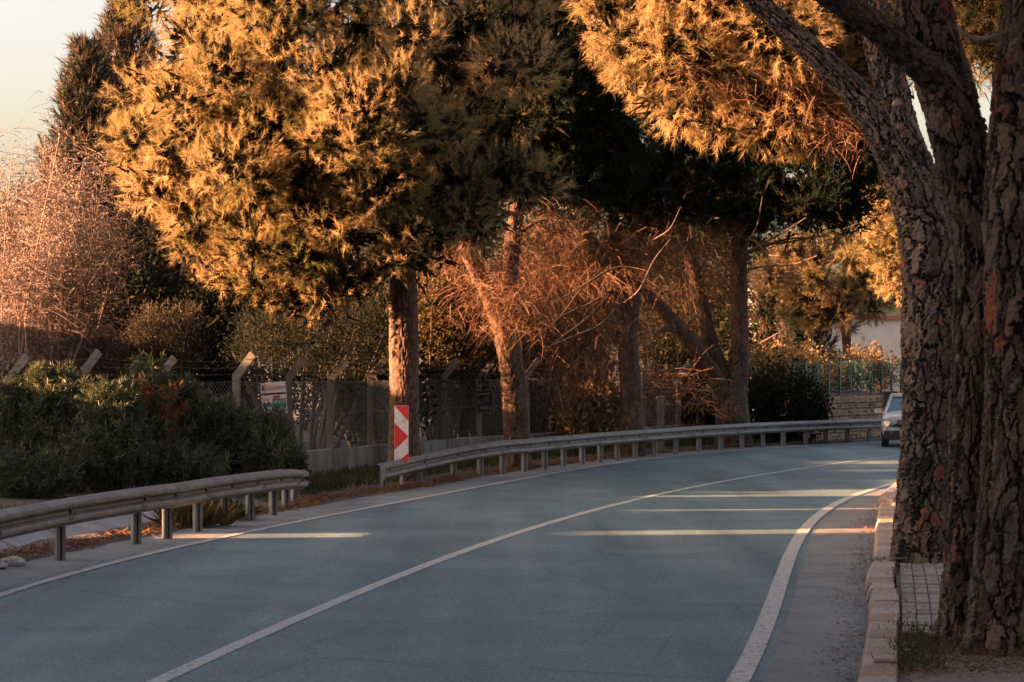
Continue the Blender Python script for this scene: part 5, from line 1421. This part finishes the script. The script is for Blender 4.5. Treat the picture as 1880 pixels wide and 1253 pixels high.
# ------------------------------------------------------------------ silver car
def car():
    base = G(1674, 822)
    t = empty('parked_car' if False else 'suv_car', (base[0] , base[1], 0), R(-9))
    t.scale = (1, 1, 0.95)
    tag(t, 'silver SUV driving towards the camera, half hidden by the ribbed right trunk', 'car')
    # body by cross sections along the length (front at y = 0, tail at y = 4.3)
    secs = []   # y, half width at sill, half width at belt, z sill, z belt (hood or shoulder), crown
    for (yy, hwid, zlo, zhi, cr) in ((0.0, 0.70, 0.42, 0.80, 0.0), (0.05, 0.80, 0.36, 0.92, 0.02), (0.18, 0.87, 0.34, 0.98, 0.03), (0.55, 0.90, 0.33, 1.03, 0.045), (1.15, 0.91, 0.33, 1.10, 0.05), (2.2, 0.91, 0.33, 1.12, 0.04), (3.5, 0.90, 0.35, 1.14, 0.04), (4.15, 0.86, 0.38, 1.12, 0.03), (4.3, 0.78, 0.45, 1.02, 0.0)):
        prof = [(-hwid * 0.96, zlo), (-hwid, zlo + 0.2), (-hwid, zlo + (zhi - zlo) * 0.68), (-hwid * 0.95, zhi - 0.05), (-hwid * 0.80, zhi), (-hwid * 0.4, zhi + cr), (0, zhi + cr * 1.2)]
        prof = prof + [(-x, z) for x, z in prof[-2::-1]]
        secs.append([(x, yy, z) for x, z in prof])
    n = len(secs[0]); V = np.array(secs).reshape(-1, 3)
    F = [[r * n + c, (r + 1) * n + c, (r + 1) * n + (c + 1) % n, r * n + (c + 1) % n] for r in range(len(secs) - 1) for c in range(n)]
    caps = np.array([list(range(n)), [(len(secs) - 1) * n + c for c in range(n)][::-1]])
    obj('body', mesh_data('body', V, [np.array(F)[:, ::-1], caps], M['car_paint'], smooth=True), t)
    # cabin: windscreen rises from the hood
    b = MB()
    lo = [(-0.80, 1.10, 1.10), (0.80, 1.10, 1.10), (0.82, 3.95, 1.13), (-0.82, 3.95, 1.13)]
    hi = [(-0.60, 1.85, 1.60), (0.60, 1.85, 1.60), (0.62, 3.70, 1.62), (-0.62, 3.70, 1.62)]
    b.add(np.array(lo + hi), [[0, 1, 5, 4], [1, 2, 6, 5], [2, 3, 7, 6], [3, 0, 4, 7]]); b.build('windscreen', M['car_glass'], t)
    for (p0, p1) in ((lo[0], hi[0]), (lo[1], hi[1]), (lo[2], hi[2]), (lo[3], hi[3])):
        b = MB(); b.tube([np.array(p0) + (0, -0.02, -0.02), np.array(p1) + (0, -0.01, 0.01)], 0.04, 6)
        b.build('pillar', M['car_paint'], t)
    b = MB(); b.cham((0, 2.78, 1.64), (1.28, 1.95, 0.09), 0.035); b.build('roof', M['car_paint'], t)
    for s in (-1, 1):
        b = MB(); b.tube([(s * 0.56, 1.9, 1.71), (s * 0.58, 3.6, 1.72)], 0.02, 6); b.build('roof_rail', M['chrome'], t)
        b = MB(); b.cham((s * 1.02, 1.22, 1.14), (0.22, 0.10, 0.15), 0.035); b.box((s * 0.90, 1.25, 1.10), (0.10, 0.04, 0.03)); b.build('mirror', M['car_paint'], t)
        # headlight follows the wing
        pts = [(s * 0.84, 0.115, 0.90), (s * 0.86, 0.20, 0.80), (s * 0.60, 0.020, 0.72), (s * 0.44, -0.012, 0.76), (s * 0.46, -0.012, 0.86), (s * 0.70, 0.05, 0.90)]
        V2 = np.array(pts + [(x * 0.98, y + 0.10, z) for x, y, z in pts])
        k = 6
        F2 = [np.array([list(range(k)) if s < 0 else list(range(k))[::-1]]), np.array([[i, k + i, k + (i + 1) % k, (i + 1) % k] for i in range(k)])]
        V2[:, 1] -= 0.04
        obj('headlight', mesh_data('headlight', V2, F2, M['lamp_glass']), t)
        b = MB(); b.tube([(s * 0.60, -0.02, 0.805), (s * 0.60, -0.045, 0.805)], 0.055, 10); b.build('lamp_bulb_ring', M['chrome'], t)
        b = MB(); b.tube([(s * 0.62, 0.0, 0.47), (s * 0.62, -0.05, 0.47)], 0.05, 10); b.build('fog_lamp', M['lamp_glass'], t)
        for yy in (0.80, 3.45):
            a = np.linspace(0, 2 * np.pi, 20, endpoint=False)
            w_ = MB(); x0 = s * 0.80
            prof = [(-0.11, 0.22), (-0.115, 0.30), (-0.09, 0.345), (0.09, 0.345), (0.115, 0.30), (0.11, 0.22)]
            P = np.array([[(x0 + px, yy + r_ * math.cos(q), 0.345 + r_ * math.sin(q)) for px, r_ in prof] for q in a])
            nn = len(prof); F3 = [[i * nn + c, i * nn + (c + 1) % nn, ((i + 1) % 20) * nn + (c + 1) % nn, ((i + 1) % 20) * nn + c] for i in range(20) for c in range(nn)]
            w_.add(P.reshape(-1, 3), F3); wh = w_.build('wheel', M['tyre'], t, smooth=False)
            r_ = MB(); r_.tube([(x0 - 0.09, yy, 0.345), (x0 + 0.09, yy, 0.345)], 0.215, 16); r_.build('rim', M['chrome'], wh)
    # grille, bumper, plate
    b = MB()
    b.cham((0, 0.0, 0.80), (0.86, 0.05, 0.17), 0.012); b.build('grille', M['car_black'], t)
    b = MB()
    for q in range(3): b.box((0, -0.032, 0.745 + q * 0.05), (0.80, 0.012, 0.012))
    b.build('grille_bars', M['chrome'], t)
    b = MB(); b.cham((0, 0.08, 0.40), (1.68, 0.26, 0.26), 0.03); b.build('bumper', M['car_black'], t)
    b = MB(); b.box((0, -0.06, 0.56), (0.52, 0.02, 0.11)); b.build('number_plate', M['white'], t)
    b = MB(); b.box((0, 2.2, 0.30), (1.6, 3.4, 0.14)); b.build('underbody', M['car_black'], t)
    return t
car()

# ------------------------------------------------------------------ unseen buildings added left of frame to shade the road
def block(label, y0, y1, h, x=-25.0, w=1.8, roof=False):
    house(label, (x, (y0 + y1) / 2, 0), (w, y1 - y0, h), 0.0, [], 'unseen buildings added to shade the road', roof, 'shade_building')
ly = 34.05 - math.tan(R(SUN_AZ_BACK)) * 27.0
b = MB(); b.box((0, 0, 0), (0.5, 1.2, 0.45))  # beam added across the gap to break the sun streak
tag(b.build('shade_beam', M['concrete'], loc=(-25.0, ly, 4.36)), 'unseen beam added between two low blocks to break the sun streak, outside the picture', 'beam')
SH = math.tan(R(SUN_AZ_BACK)) * 27.0                # how far the low sun carries a gap along the road
block('tall plastered block added left of the road for shade, outside the picture', -30, 30.3 - SH, 15.0, w=5.0)
edges = [(30.4, 33.5, 5.6), (34.6, 39.3, 5.6), (39.32, 39.78, 4.45), (39.8, 43.6, 5.6), (43.62, 46.2, 4.5), (46.22, 62.6, 5.5), (63.2, 70.0, 6.2), (70.02, 74.5, 4.9), (74.52, 112.0, 6.2)]  # heights and gaps shaped to cut the sun into road streaks
for nth, (a_, b_, h_) in zip(('first', 'second', 'third', 'fourth', 'fifth', 'sixth', 'seventh', 'eighth', 'ninth'), edges):
    block(nth + ' low flat roofed block added left of the road for shade, outside the picture', a_ - SH, b_ - SH, h_)
house('dark building added right of the pavement to block sky light, outside the picture', (17.0, 7.0, 0), (5.0, 74.0, 11.0), 0.0, [], 'unseen buildings added to shade the road', False, 'shade_building', 'dark_blocker')  # unseen building added to darken the ambient light from the right
print('TRIANGLES', sum(TRIS.values()), sorted(TRIS.items(), key=lambda p: -p[1])[:12])
